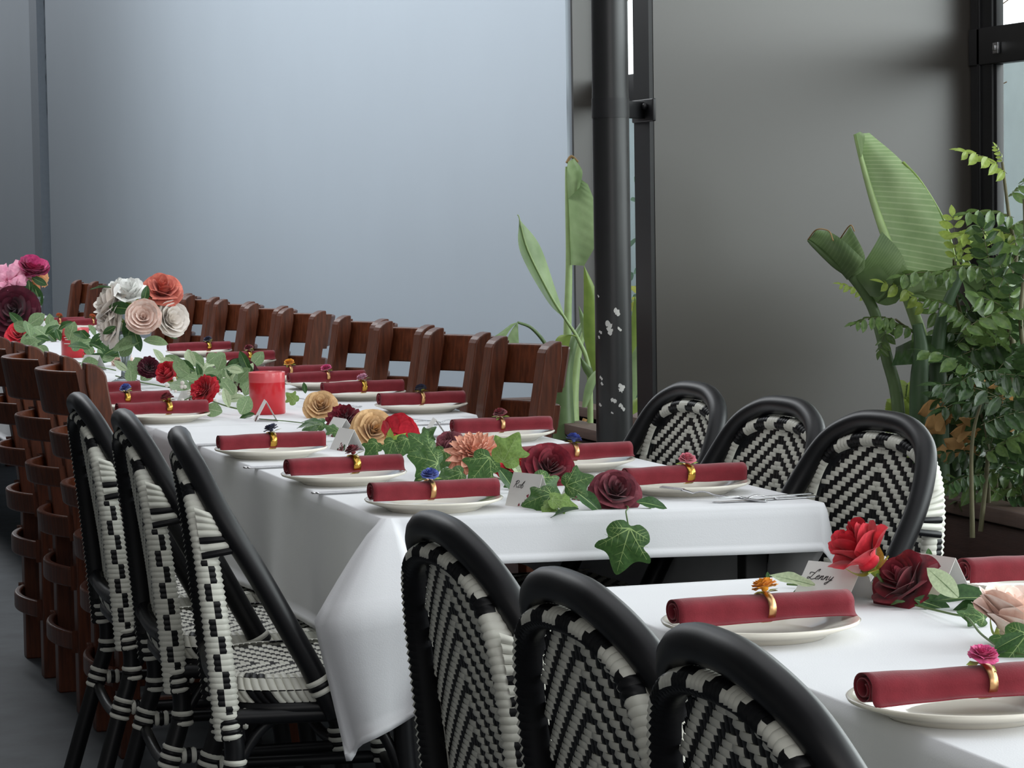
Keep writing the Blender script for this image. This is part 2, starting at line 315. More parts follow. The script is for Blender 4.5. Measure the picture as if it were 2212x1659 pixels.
def bistro_chair():
    t = thing('bistro_chair', '', 'chair', group='black and white bistro chairs')
    half = [(.224, .258, .40), (.224, .195, .52), (.222, .125, .65), (.210, .064, .755), (.170, .022, .838), (.093, .002, .877), (0, 0, .886)]
    path = crom(half+[(-x, y, z) for x, y, z in half[-2::-1]], 8)
    MB().tube(path, .0205, 14).build('outer_frame', 'chair_black', t)
    # rear loop: flat section, black inside, wrapped in white and black strands outside
    hb = [(.208, .064, .36), (.211, .053, .50), (.209, .038, .64), (.199, .024, .742), (.162, .012, .812), (.090, .004, .842), (0, .002, .849)]
    rp_ = crom(hb+[(-x, y, z) for x, y, z in hb[-2::-1]], 22); N = len(rp_); K = 14; rings = []; seg = 3
    L_ = [0]
    for i in range(1, N): L_.append(L_[-1]+(rp_[i]-rp_[i-1]).length)
    tot = L_[-1]; nw = int(tot/.0105); mb = MB()
    def at(d):
        i = 0
        while i < N-2 and L_[i+1] < d: i += 1
        f = (d-L_[i])/max(1e-9, L_[i+1]-L_[i]); return rp_[i].lerp(rp_[i+1], f), (rp_[i+1]-rp_[i]).normalized()
    for q in range(nw):
        frac = (q+.5)/nw; top = abs(frac-.5) < .15
        vs = []
        for e_ in range(3):
            p, tt = at(tot*(q+e_/2)/nw); o_ = Vector((p.x*1.0, 0, p.z-.55)); o_ = (o_-tt*o_.dot(tt)); o_.y = 0; o_.normalize(); b_ = Vector((0, 1, 0))
            bul = (.93, 1.08, .93)[e_]
            for k in range(K):
                an = 2*math.pi*k/K; ca, sa = math.cos(an), math.sin(an)
                bu = bul if ca > -.4 else .97; vs.append(p+o_*(.0145*bu*ca)+b_*((.018+.006*min(1, abs(frac-.5)*3))*bu*(abs(sa)**.8)*(1 if sa > 0 else -1)))
        fs = []; ms = []
        for e_ in range(2):
            for k in range(K):
                an = 2*math.pi*(k+.5)/K; ca = math.cos(an); fs.append((e_*K+k, e_*K+(k+1) % K, (e_+1)*K+(k+1) % K, (e_+1)*K+k))
                outer = ca > -.35 or math.sin(an) > .3
                if not outer: mm = 0
                elif top: mm = 1 if ((q+k//3) % 8) < 4 else 0
                else:
                    dash = (k in (13, 0)) and (((q+3*(k == 0))//3) % 2 == 0) and abs(frac-.5) > .24; mm = 0 if dash else 1
                ms.append(mm)
        mb.add(vs, fs, ms, True)
    mb.build('rear_frame', ['strand_black', 'strand_white'], t)
    # woven back
    z0, z1, cols, rows = .475, .850, 32, 43
    def wdt(z): return .204*max(0, 1-(max(0, z-.60)/.252)**2.6)**.5
    def yb(x, z): return .055-.055*max(0, (z-.475)/.37)**1.2+.017-.012*(1-(x/.2)**2)
    def P(i, j):
        x = -.204+.408*i/cols; z = z0+(z1-z0)*j/rows; return (x, yb(x, z), z)
    wv = MB(); weave(wv, P, lambda i, j: (0, 1, .14), cols, rows, lambda i, j: abs(-.204+.408*i/cols) < wdt(z0+(z1-z0)*j/rows)-.002)
    wv.build('woven_back', ['strand_black', 'strand_white'], t)
    cb = MB(); cb.tube(crom([(-.2, .055, .47), (-.1, .05, .462), (0, .048, .46), (.1, .05, .462), (.2, .055, .47)], 6), .017, 10)
    for k in range(38): cb.tube([(-.19+.38*k/37+.003, .052, .466-.008*math.cos((k/37-.5)*3)), (-.19+.38*k/37-.003, .052, .466-.008*math.cos((k/37-.5)*3))], .0185, 10)
    cb.build('lower_rail', 'strand_black', t)
    # seat
    SW, SD, cy = .215, .215, .265
    def sq(a, r, p=4):
        c, s_ = math.cos(a), math.sin(a); k = (abs(c)**p+abs(s_)**p)**(-1/p); return (SW*r*k*c, cy+SD*r*k*s_)
    se = MB(); cols = 32; rows = 44
    def PS(i, j):
        x = -.2+.4*i/cols; y = cy-.2+.4*j/rows; q = (x/.2)**2+((y-cy)/.2)**2; return (x, y, .468-.010*max(0, 1-q*.5))
    def ins(i, j):
        x = (-.2+.4*i/cols)/SW; y = (-.2+.4*j/rows)/SD; return x**4+y**4 < .66
    weave(se, PS, lambda i, j: (0, 0, 1), cols, rows, ins, h=.003)
    nb = 110
    for k in range(nb):
        a0, a1 = 2*math.pi*k/nb, 2*math.pi*(k+1)/nb; tw = .05
        for r_, (ra, za, rb, zb) in enumerate(((.90, .470, .985, .466), (.985, .466, 1.03, .446), (1.03, .446, 1.0, .424))):
            x0, y0 = sq(a0+tw*r_, ra); x1, y1 = sq(a1+tw*r_, ra); x2, y2 = sq(a1+tw*(r_+1), rb); x3, y3 = sq(a0+tw*(r_+1), rb)
            c_ = Vector((x0, y0-cy, 0)).normalized(); n_ = (c_*(.2+.4*r_)+Vector((0, 0, (1, .6, -.2)[r_]))).normalized()
            pillow(se, (x0, y0, za), (x1, y1, za), (x2, y2, zb), (x3, y3, zb), n_, .004, 1 if ((k//1+(r_ == 1)*0) % (2 if r_ == 1 else 9) < (2 if r_ == 1 else 6)) and r_ != 2 or (r_ == 2 and k % 9 < 6) else 0)
    se.build('seat', ['strand_black', 'strand_white'], t)
    rim = MB(); rim.tube([Vector((*sq(2*math.pi*k/48, .96), .412)) for k in range(48)], .016, 10, closed=True)
    rim.box((0, cy, .425), (.36, .36, .012), bev=.004); rim.build('seat_ring', 'chair_black', t)
    # legs
    for sx_ in (-1, 1):
        MB().tube(crom([(.205*sx_, .060, .42), (.206*sx_, .075, .33), (.212*sx_, .045, .22), (.222*sx_, -.02, 0)], 6), .0185, 12).build('leg', 'chair_black', t)
        MB().tube(crom([(.205*sx_, .375, .44), (.205*sx_, .385, .28), (.212*sx_, .42, 0)], 6), .0185, 12).build('leg', 'chair_black', t)
        sr = MB(); sr.tube([(.208*sx_, .06, .40), (.208*sx_, .38, .40)], .015, 10); sr.tube([(.210*sx_, .05, .235), (.208*sx_, .39, .235)], .012, 10)
        sr.tube(crom([(.209*sx_, .048, .25), (.2*sx_, .11, .36), (.19*sx_, .16, .395), (.19*sx_, .21, .40)], 6), .010, 8); sr.tube(crom([(.209*sx_, .39, .25), (.2*sx_, .34, .36), (.19*sx_, .29, .40)], 6), .010, 8)
        sr.build('side_rail', 'chair_black', t)
        def ringset(c, d, r, n_, gap=.0165):
            c = Vector(c); d = Vector(d).normalized(); o1 = d.orthogonal().normalized(); o2 = d.cross(o1); bd = MB(); L2 = (n_-1)*gap/2+.0065
            # flat wrap: one sleeve, ridged, white strands with a black strand between
            K2 = (2*n_-1)
            for k in range(K2):
                za = -L2+2*L2*k/K2; zb = -L2+2*L2*(k+1)/K2
                bd.grid(lambda u, v: c+d*(za+(zb-za)*v)+(o1*math.cos(6.283*u)+o2*math.sin(6.283*u))*(r+.0012+.0028*math.sin(math.pi*v)), 14, 4, 1 if k % 2 == 0 else 0, cu=True)
            bd.build('strand_binding', ['strand_black', 'strand_white'], t, merge=True)
        ringset((.206*sx_, .066, .385), (0, .1, -1), .0185, 3); ringset((.206*sx_, .075, .31), (0, 0, 1), .0185, 2); ringset((.2115*sx_, .05, .235), (0, .3, 1), .0185, 3)
        ringset((.209*sx_, .085, .235), (0, 1, 0), .0125, 2); ringset((.206*sx_, .387, .25), (0, -.1, 1), .0185, 3); ringset((.208*sx_, .355, .40), (0, 1, 0), .015, 2)
        ringset((.224*sx_, .229, .455), (0, -.46, .88), .0208, 2); ringset((.2*sx_, .085, .395), (0, 1, 0), .0155, 2)
        # fan of strands that ties the rear loop to the outer frame
        fan = MB(); nf = 7
        for k in range(nf):
            def F(u, v):
                z = .775-.085*(k+v)/nf; b_ = 4*v*(1-v)*.0035; ya = .012+.012*(.775-z)/.085; yo = .046+.048*(.775-z)/.085; xo = .2265-.012*(z-.69)/.085; return (sx_*((.2205-.009*(z-.69)/.085)*(1-u)+xo*u+b_+.004*math.sin(3.14*u)), ya+(yo-ya)*u, z+.012*(u-.3)*(k-3)/3)
            fan.grid(F, 8, 4, 0 if k in (4, 6) else 1)
        fan.build('strand_binding', ['strand_black', 'strand_white'], t, merge=True)
    MB().tube(crom([(-.21, .05, .215), (0, .05, .20), (.21, .05, .215)], 6), .012, 10).build('stretcher', 'chair_black', t)
    MB().tube(crom([(-.207, .39, .24), (0, .39, .225), (.207, .39, .24)], 6), .012, 10).build('stretcher', 'chair_black', t)
    return t
BC = bistro_chair()
_used = []
def put_bistro(n, s, rz, label):
    if not _used: _used.append(1); BC.location = (n, s, 0); BC.rotation_euler = (0, 0, rz); BC['label'] = label; return BC
    return dup(BC, (n, s, 0), rz, label)
R90 = math.pi/2
# ------------------------------------------------------------------ dark wooden ladder-back chair
def wood_chair():
    t = thing('ladderback_chair', '', 'chair', group='dark wooden ladder-back chairs')
    for sx_ in (-1, 1):
        mb = MB(); W = .060; D = .050; prof = []
        def yc(z): return 0.0 if z < .45 else -.07*((z-.45)/.475)**1.3
        zs = [0, .2, .45, .6, .75, .86]
        front = [(yc(z)+D/2, z) for z in zs]; arc = [(yc(.88)-D/2+D*math.cos(a), .885+.04*math.sin(a)) for a in [math.pi/2*k/6 for k in range(7)]]
        back = [(yc(z)-D/2, z) for z in reversed([0, .2, .45, .6, .75, .88])]
        prof = front+arc+back; n_ = len(prof)
        cx = sx_*.185; vs = [(cx-W/2, y, z) for y, z in prof]+[(cx+W/2, y, z) for y, z in prof]
        fs = [tuple(range(n_-1, -1, -1)), tuple(range(n_, 2*n_))]+[(i, (i+1) % n_, n_+(i+1) % n_, n_+i) for i in range(n_)]
        ms = [1, 1]+[0]*n_
        o = mb.add(vs, fs, ms, False).build('back_post', ['wood_chair', 'wood_chair'], t)
        bv = o.modifiers.new('soft', 'BEVEL'); bv.width = .004; bv.segments = 2; bv.limit_method = 'ANGLE'; bv.angle_limit = .6
        e_ = MB()  # rubbed pale strip along the edges of the post
        pts = [(cx-sx_*0+(-W/2 if sx_ else 0), y-.002, z) for y, z in front[2:]+arc[:4]]
        MB().box((sx_*.185, .40, .22), (.045, .045, .44), bev=.004).build('front_leg', 'wood_chair', t)
    def rail(z0, z1, th, sag, ln, back):
        def yc(z): return 0.0 if z < .45 else -.07*((z-.45)/.475)**1.3
        mb = MB(); n_ = 14; vs = []
        for k in range(n_+1):
            x = -ln/2+ln*k/n_; c = sag*(1-(2*x/ln)**2)
            for z, o_ in ((z0, 0), (z1, 0), (z1, th), (z0, th)): vs.append((x, yc(z)-back-c-(th-o_)*1.0, z))
        fs = []
        for k in range(n_):
            for q in range(4): fs.append((k*4+q, (k+1)*4+q, (k+1)*4+(q+1) % 4, k*4+(q+1) % 4))
        fs += [(3, 2, 1, 0), tuple(n_*4+q for q in range(4))]
        o = mb.add(vs, fs, 0, False).build('back_rail', 'wood_chair', t); bv = o.modifiers.new('soft', 'BEVEL'); bv.width = .006; bv.segments = 3; bv.limit_method = 'ANGLE'; bv.angle_limit = .6
        return o
    rail(.80, .905, .02, .075, .41, .016); rail(.695, .755, .02, .07, .41, .016); rail(.58, .63, .02, .065, .41, .016)
    def flat(name, z0, z1, th, sag): rail(z0, z1, th, sag, .40, .012).name = name
    flat('seat_rail', .45, .505, .02, .055); flat('stretcher', .325, .375, .02, .045); flat('stretcher', .165, .21, .02, .04)
    MB().box((0, .20, .455), (.42, .45, .03), bev=.012).build('seat', 'wood_chair', t)
    for sx_ in (-1, 1): MB().box((sx_*.185, .2, .25), (.022, .36, .035)).box((sx_*.185, .2, .12), (.022, .36, .035)).build('side_stretcher', 'wood_chair', t)
    return t
WC = wood_chair(); WC.scale = (1.0, 1.0, 1.025); _wused = []
def put_wood(n, s, rz, label):
    if not _wused: _wused.append(1); WC.location = (n, s, 0); WC.rotation_euler = (0, 0, rz); WC['label'] = label; return WC
    return dup(WC, (n, s, 0), rz, label)
# facing +x (left row): local +y -> +x : rz=-90 deg ; facing -x (right row): rz=+90 deg
PRE = 'black-and-white '
for n, s, a, l in ((.985, 3.45, 0, 'bistro chair nearest the hanging cloth corner, left of the near table'), (.955, 2.84, 1, 'bistro chair in the middle of the near row of three'), (.95, 2.39, 0, 'bistro chair cut off by the bottom edge of the photo, closest to the viewer'),
                   (.945, 5.045, -8, 'bistro chair right beside the hanging corner of the long tablecloth'), (.93, 5.56, -3, 'bistro chair in the middle of the left row at the long table'), (.925, 6.13, -2, 'bistro chair standing against the left wooden chairs')):
    put_bistro(n, s, -R90+math.radians(a), PRE+l)
for n, s, a, l in ((2.245, 4.79, 8, 'bistro chair at the right corner of the long table, in front of the planter'), (2.238, 5.25, 5, 'middle bistro chair of the three on the right'), (2.25, 5.79, 3, 'bistro chair on the right next to the black pipe')):
    put_bistro(n, s, R90-math.radians(-a), PRE+l)
for k, (n, s, a) in enumerate(((1.09, 6.75, 0), (1.085, 7.36, 0), (1.08, 7.98, 0))):
    put_wood(n, s, -R90+math.radians(a), ('wooden ladder-back chair at left behind the bistro chairs', 'second wooden ladder-back chair of the left row', 'wooden chair at the left edge of the photo, only its rails seen')[k])
for k, (n, s) in enumerate(((2.20, 7.09), (2.20, 7.72), (2.20, 8.30), (2.20, 8.84), (2.20, 9.69), (2.20, 10.28), (2.20, 10.86), (2.20, 11.55), (2.20, 12.14), (2.20, 14.7))):
    put_wood(n, s, R90+math.radians(5), ('wooden chair of the far row nearest the black pipe', 'second wooden chair from the black pipe in the far row', 'third wooden chair from the black pipe in the far row', 'wooden chair in the far row just right of the wide gap', 'wooden chair in the far row just left of the wide gap', 'wooden chair second to the left of the wide gap', 'wooden chair third to the left of the wide gap in the far row', 'wooden chair fourth to the left of the wide gap in the far row', 'wooden chair whose post shows just right of the white bouquet', 'wooden chair standing alone left of the white bouquet')[k])
# ------------------------------------------------------------------ tables and cloths
TZ = .74
def table(n0, n1, s0, s1, label):
    t = thing('dining_table', label, 'table', ((n0+n1)/2, (s0+s1)/2, 0), group='black framed tables under the cloths'); W = n1-n0-.02; L_ = s1-s0-.02
    MB().box((0, 0, TZ-.022), (W, L_, .03), bev=.004).build('tabletop', 'table_black', t)
    for a in (-1, 1):
        for b in (-1, 1): MB().box((a*(W/2-.06), b*(L_/2-.06), (TZ-.037)/2), (.045, .045, TZ-.037), bev=.004).build('leg', 'table_black', t)
    ap = MB()
    for a in (-1, 1): ap.box((a*(W/2-.06), 0, TZ-.07), (.025, L_-.16, .05)); ap.box((0, a*(L_/2-.06), TZ-.07), (W-.16, .025, .05))
    ap.build('apron', 'table_black', t); return t
def cloth(label, n0, n1, s0, s1, dl, dr, df, db, skew=0, corner=None, seed=1, amp=.012):
    """drapes over the table: dl/dr/df/db = drop at low-n, high-n, low-s (front), high-s side"""
    rnd = random.Random(seed); R_ = .018; step = .016; loop = []
    cs = [(n0, s0), (n1, s0), (n1, s1), (n0, s1)]; sides = [(df, (0, -1)), (dr, (1, 0)), (db, (0, 1)), (dl, (-1, 0))]
    for k in range(4):
        a = Vector(cs[k]); b = Vector(cs[(k+1) % 4]); d, no = sides[k]; L_ = (b-a).length; u = (b-a)/L_; nn = max(4, int((L_-2*R_)/step))
        for i in range(nn+1): loop.append((a+u*(R_+(L_-2*R_)*i/nn), Vector(no), d, k, i/nn))
        d2, no2 = sides[(k+1) % 4]; c = b-u*R_+Vector(no2)*0; c = b-Vector(no)*R_-Vector(no2)*R_
        for i in range(1, 16):
            an = i/16; v = Vector(no)*math.cos(an*math.pi/2)+Vector(no2)*math.sin(an*math.pi/2); loop.append((c+v*R_, v.normalized(), d*(1-an)+d2*an, k+.5, an))
    N = len(loop); vs = []; K = 16; zt = TZ+.004
    ph = [rnd.uniform(0, 6.28) for _ in range(6)]; per = 0
    def warp(p): return Vector((p.x, p.y+skew*(1-(p.x-n0)/(n1-n0))*max(0, 1-(p.y-s0)/1.0)))
    ctr = Vector(((n0+n1)/2, (s0+s1)/2))
    for r in range(5):
        f = (.0, .3, .6, .85, .985)[r]
        for p, no, d, k, i in loop: q = warp(ctr+(p-ctr)*f); vs.append((q.x, q.y, zt))
    rows = []
    for p, no, d, k, i in loop:
        x = per; per += step; rows.append([])
        co = 0
        if isinstance(k, float): co = math.sin(i*math.pi)
        dd = d; fl = .012+.02*d; sd = Vector((0, 0))
        if corner: dd, fl, sd = corner(p, no, d, k, i, fl)
        dd = min(dd, .70)
        hm = min(.3, .013/max(.02, dd))
        for j in range(K+1):
            t = j/(K-2)*(1-hm) if j <= K-2 else (1-hm*.97 if j == K-1 else 1); hem = .0016 if j > K-2 else 0; a = min(1, t*dd/.015)
            wave = amp*t*(math.sin(x*9+ph[0])+.6*math.sin(x*17+ph[1]))*min(1, dd*3)
            o = hem+.004*min(1, a)+fl*t**1.2+wave+(.05*co*t*min(1, dd*2.2) if not corner else 0)
            z = zt-dd*t-.003*min(1, t*8)*0
            g = min(1, t/.42)**.85*(1-.45*max(0, t-.42)/.58); q = p+no*o+sd*(g if k == 3.5 else t); q = warp(q) if not isinstance(k, float) else warp(q)
            rows[-1].append((q.x, q.y, z-(0 if j else 0)))
    base = len(vs)
    for r in rows: vs += r
    fs = [tuple(range(N))] if False else []
    for r in range(4):
        for i in range(N): i2 = (i+1) % N; fs.append((r*N+i, r*N+i2, (r+1)*N+i2, (r+1)*N+i))
    for i in range(N):
        i2 = (i+1) % N; fs.append((4*N+i, 4*N+i2, base+i2*(K+1), base+i*(K+1)))
        for j in range(K): fs.append((base+i*(K+1)+j, base+i2*(K+1)+j, base+i2*(K+1)+j+1, base+i*(K+1)+j+1))
    o = MB().add(vs, fs, 0, True).build('tablecloth', 'cloth', merge=True)
    sm = o.modifiers.new('thickness', 'SOLIDIFY'); sm.thickness = .0012; sm.offset = -1
    tag(o, label, 'tablecloth', 'white tablecloths'); return o
def sstep(a, b, x): t = max(0, min(1, (x-a)/(b-a))); return t*t*(3-2*t)
def cornerA(p, no, d, k, i, fl):
    """k: 0 front, .5 front right corner, 1 right, 3 left, 3.5 left front corner where a long fin of cloth hangs"""
    if k == 3.5: pk = min(1, (1-abs(i-.5)*2)*1.5); return d+.25*sstep(0, .5, i), .004+.010*math.sin(i*19), Vector((-.135*pk+.065*sstep(.55, 1, i), -.125*min(1, i*1.4)))
    if k == 3: x = (1-i)*2.3; return d, .006, Vector((0, 0))
    if k == 0:
        x = i*.79; f = 1-sstep(0, .022, x); return .085+.43*f, .016, Vector((.065*f, -.120*f))
    if k == .5: return .085+.03*math.sin(i*3.14), .02, Vector((0, 0))
    if k == 1: return .085+(d-.085)*min(1, i*10), -.03*min(1, i*10), Vector((0, 0))
    return d, .01, Vector((0, 0))
A0, A1, AS0, AS1 = 1.262, 2.085, 4.70, 7.10
cloth('white tablecloth on the front end of the long table, its corner hanging down', A0, A1, AS0, AS1, .265, .33, .085, .02, skew=.10, corner=cornerA, seed=3)
table(A0+.01, A1-.01, AS0+.10, AS1, 'black framed table under the front end of the long white cloth')
for k, (s0, s1, l) in enumerate(((7.11, 9.5, 'second white tablecloth of the long table, under the red candle in front'), (9.51, 11.9, 'third white tablecloth of the long table, under the white bouquet'), (11.91, 14.3, 'fourth white tablecloth of the long table, under the pink bouquet'), (14.31, 16.7, 'last white tablecloth at the far end of the long table'))):
    cloth(l, 1.255, 2.14, s0, s1, .25, .24, .02, .02, seed=5+k)
    table(1.265, 2.13, s0, s1, l.replace('white tablecloth', 'black framed table'))
def cornerB(p, no, d, k, i, fl): return d, .02, Vector((0, 0))
cloth('white tablecloth on the near table at the bottom right', 1.262, 2.10, 1.4, 3.80, .25, .25, .2, .10, seed=9, corner=cornerB)
table(1.272, 2.09, 1.41, 3.79, 'black framed table under the near white cloth')
# ------------------------------------------------------------------ flowers and leaves
def rose_mesh(seed, layers, h=.9, curl=.18, ruff=.0, pet=6, sharp=0):
    """unit rose (diameter about 2) opening along +z"""
    rnd = random.Random(seed); mb = MB()
    for cnt, r0, op, hh, ww, dr in layers:
        off = rnd.uniform(0, 6.28)
        for k in range(cnt):
            a0 = off+6.283*k/cnt+rnd.uniform(-.12, .12); o_ = op*rnd.uniform(.9, 1.1); h_ = hh*rnd.uniform(.94, 1.06); p1, p2 = rnd.uniform(0, 6.28), rnd.uniform(0, 6.28)
            def P(u, v):
                uu = (u-.5)*2; wid = ww*(.35+.65*math.sin(math.pi*min(.98, .18+v*.62)))*(1-.0*v)
                a = a0+uu*wid; rad = r0*(.45+.55*v)+o_*v**1.7+curl*max(0, v-.72)**2*9*o_+.03*uu*(1 if k % 2 else -1)
                tip = 1-(.20-.06*sharp)*uu*uu-sharp*.14*abs(uu)
                z = h_*v*(tip if v > .4 else 1-(1-tip)*v/.4)-dr*v**2.2-curl*max(0, v-.8)*o_*1.5
                rf = ruff*v**3*(math.sin(uu*7+p1)+.6*math.sin(uu*15+p2)); return ((rad+rf)*math.cos(a), (rad+rf)*math.sin(a), z+rf*.6)
            mb.grid(P, pet, pet)
    mb.sphere((0, 0, -.06), .30, 0, 10, 6, (1, 1, .6)); return mb
LAY = {'rose': [(2, .01, .04, .96, 1.7, 0), (3, .07, .06, .99, 1.35, 0), (3, .15, .09, 1.0, 1.2, 0), (4, .25, .13, .98, 1.0, .0), (4, .35, .18, .94, 1.0, .02), (5, .45, .26, .86, .95, .06), (5, .52, .36, .74, .98, .14), (5, .54, .46, .56, .98, .26)],
       'bud': [(2, .02, .04, 1.05, 1.6, 0), (3, .1, .07, 1.08, 1.3, 0), (4, .22, .11, 1.06, 1.0, 0), (4, .34, .15, 1.0, .95, .0), (5, .45, .22, .90, .85, .04), (5, .5, .36, .66, .8, .14)],
       'peony': [(4, .04, .08, .72, 1.2, 0), (5, .12, .14, .78, .9, 0), (6, .22, .2, .80, .8, .0), (7, .32, .28, .80, .75, .03), (7, .42, .36, .76, .75, .08), (7, .48, .46, .64, .75, .16), (7, .5, .52, .44, .72, .3)],
       'globe': [(3, .05, .1, .8, 1.3, 0), (4, .2, .15, .88, 1.1, 0), (5, .38, .2, .92, 1.0, 0), (5, .54, .24, .92, 1.05, 0), (6, .66, .28, .84, 1.0, .03), (6, .72, .28, .62, 1.0, .10)],
       'open': [(3, .03, .1, .5, 1.1, 0), (5, .1, .35, .4, .6, .05), (6, .15, .75, .35, .5, .2), (6, .15, .95, .2, .5, .35)]}
FM = {}
def flower_base(kind, col):
    key = (kind, col)
    if key not in FM:
        kw = dict(rose=dict(curl=.22, sharp=.3, pet=9), bud=dict(curl=.16, pet=8, ruff=.015), peony=dict(curl=.05, ruff=.05, pet=9), globe=dict(curl=.02, ruff=.012, pet=8), open=dict(curl=.05, ruff=.03))[kind]
        o = rose_mesh(len(FM)+3, LAY[kind], **kw).build('petals', 'petal_'+col); FM[key] = o.data; bpy.data.objects.remove(o)
    return FM[key]
def sepal_mesh():
    mb = MB()
    for k in range(5):
        a0 = 6.283*k/5
        def P(u, v):
            uu = (u-.5)*2; w_ = .26*math.sin(math.pi*min(1, .12+v*.9))**.8*(1-v*.6); r = .14+.62*v-.12*v*v; z = -.16+.30*v*v+(.25*v**3 if k % 2 else -.15*v**3)
            return (r*math.cos(a0)-uu*w_*math.sin(a0), r*math.sin(a0)+uu*w_*math.cos(a0), z-.05*uu*uu)
        mb.grid(P, 4, 7)
    mb.lathe([(0, -.42), (.10, -.40), (.13, -.25), (.18, -.12), (.12, -.02)], 12); return mb.build('sepals', 'sepal_green')
_sm = sepal_mesh(); SEP = _sm.data; bpy.data.objects.remove(_sm)
def bloom(name, kind, col, loc, d, r, label, cat='flower', sepals=True, stem=None, group=None, sc=(1, 1, 1)):
    t = thing(name, label, cat, (0, 0, 0), 0, group)
    z = Vector(d).normalized(); t.matrix_world = frame(loc, z.orthogonal(), z)
    o = bpy.data.objects.new('petals', flower_base(kind, col)); COL.objects.link(o); o.parent = t; o.scale = (r*sc[0], r*sc[1], r*sc[2]); o.location = (0, 0, -r*.35); o.rotation_euler = (0, 0, sum(map(ord, label)) % 7)
    if sepals: s_ = bpy.data.objects.new('sepals', SEP); COL.objects.link(s_); s_.parent = t; s_.scale = (r*.95,)*3; s_.location = (0, 0, -r*.42)
    if stem:
        inv = t.matrix_world.inverted(); pts = [Vector((0, 0, -r*.6)), Vector((0, 0, -r*1.1))]+[inv @ Vector(p) for p in stem]
        MB().tube(crom(pts, 5), .0022, 6).build('stem', 'stem_green', t)
    return t
# ------------------------------------------------------------------ place settings
pr = [(0, .0045), (.060, .0045), (.072, .0068), (.088, .0135), (.121, .0225), (.1262, .0236), (.1285, .0222), (.1268, .0188), (.10, .0098), (.086, .003), (.083, 0), (.076, 0), (.073, .0015), (0, .0015)]
PLM = MB().lathe(pr, 72).build('dinner_plate', 'plate_cream'); _pl = [0]
def put_plate(n, s, label, z=TZ+.0045):
    o = PLM if not _pl[0] else PLM.copy()
    if _pl[0]: COL.objects.link(o)
    _pl[0] = 1; o.location = (n, s, z); tag(o, label, 'plate', 'cream dinner plates'); return o
def napkin_mesh(var):
    rnd = random.Random(var); mb = MB(); L_ = .245; n_ = 26
    # spiral roll, flattened, with a loose flap at the front
    turns = 2.1; S = 60
    def prof(t, x):
        a = t*turns*2*math.pi; r = .0075+.0115*t; fl = .0
        return Vector((r*1.22*math.cos(a+2.2), r*.86*math.sin(a+2.2)))
    def P(u, v):
        x = -L_/2+L_*u; wob = .0012*math.sin(u*9+var)+.0008*math.sin(u*23+var*2)
        if v < .86: p = prof(v/.86, x); p = p*(1+.05*math.sin(u*5+var)*(v > .5))
        else:
            q = (v-.86)/.14; p0 = prof(1, x); tgt = Vector((-.032, -.0145-.0015*math.sin(u*7+var))) if var % 3 != 1 else Vector((-.020, -.0160)); c_ = Vector((-.0185, -.0135)); p = p0*(1-q)**2+c_*(2*q*(1-q))+tgt*q*q
        return (-p.x+wob, x, p.y+.0168+wob*.5)
    mb.grid(P, n_, S)
    o = mb.build('rolled_napkin', 'napkin_red'); m_ = o.modifiers.new('thickness', 'SOLIDIFY'); m_.thickness = .0011; return o
NAPS = []
def napkin_ring(kind, gold, n, s, z, label, rz, off=.0, sepal=True):
    t = thing('napkin_ring', label, 'napkin ring', (n, s, z), rz, 'flower topped napkin rings')
    mb = MB(); K = 28; w_ = .0075 if gold == 'gold' else .005
    def B(u, v):
        a = 2*math.pi*u*.90-1.0; return ((-w_+2*w_*v), -.0275*math.cos(a) if False else .0272*math.cos(a), .0168+.0178*math.sin(a)*1.05)
    # band lies in the plane across the napkin (napkin axis = local x)
    mb.grid(B, K, 2); o = mb.build('band', gold, t); sm = o.modifiers.new('thickness', 'SOLIDIFY'); sm.thickness = .0012; sm.offset = 1
    f = bpy.data.objects.new('flower', flower_base('rose' if kind in ('blue', 'rosepink', 'maroon') else 'peony', kind)); COL.objects.link(f); f.parent = t; f.scale = (.0165,)*3; f.location = (0, -.003, .041); f.rotation_euler = (.30, .1, len(label))
    if sepal:
        sp = MB()
        for k in range(4):
            a = 1.57*k+.4; d = Vector((math.cos(a), math.sin(a), 0)); p = Vector((-d.y, d.x, 0)); sp.add([d*.15+Vector((0, 0, -.3)), d*.8+p*.32+Vector((0, 0, -.22)), d*1.45+Vector((0, 0, -.3)), d*.8-p*.32+Vector((0, 0, -.22))], [(0, 1, 2, 3)])
        sp.build('sepal', 'sepal_green', f)
    return t
def put_napkin(n, s, rz, label, var, z):
    while len(NAPS) <= var: NAPS.append(None)
    if NAPS[var] is None: NAPS[var] = o = napkin_mesh(var)
    else: o = NAPS[var].copy(); COL.objects.link(o)
    o.location = (n, s, z); o.rotation_euler = (0, 0, rz); tag(o, label, 'napkin', 'rolled burgundy napkins'); return o
def menu(n, s, label, side, rz=0, z=TZ+.0045):
    """printed sheet lying half under the plate; its outer edge bends over the table edge"""
    W, H = .21, .297; mb = MB()
    def P(u, v):
        x = (u-.5)*H; y = (v-.5)*W; X_ = n+x*math.cos(rz)-y*math.sin(rz); e = (1.262-X_) if side < 0 else (X_-2.12); dz = 0
        if e > -.004: dz = -((e+.004)**1.4)*2.2
        return (x, y, dz)
    mb.grid(P, 28, 4)
    rnd = random.Random(int(s*100))
    for k in range(7):
        y = -.075+.024*k; a = -.12+.02*(k % 2); b = a+rnd.uniform(.07, .2); mb.grid(lambda u, v: (lambda q: (q[0], q[1], q[2]+.0006))(P((a+(b-a)*u)/H+.5, (y+.0011*v)/W+.5)), 10, 1, 1)
    o = mb.build('printed_menu', ['paper', 'print']); o.location = (n, s, z+.0004); o.rotation_euler = (0, 0, rz); tag(o, label, 'menu', 'printed menus under the plates'); return o
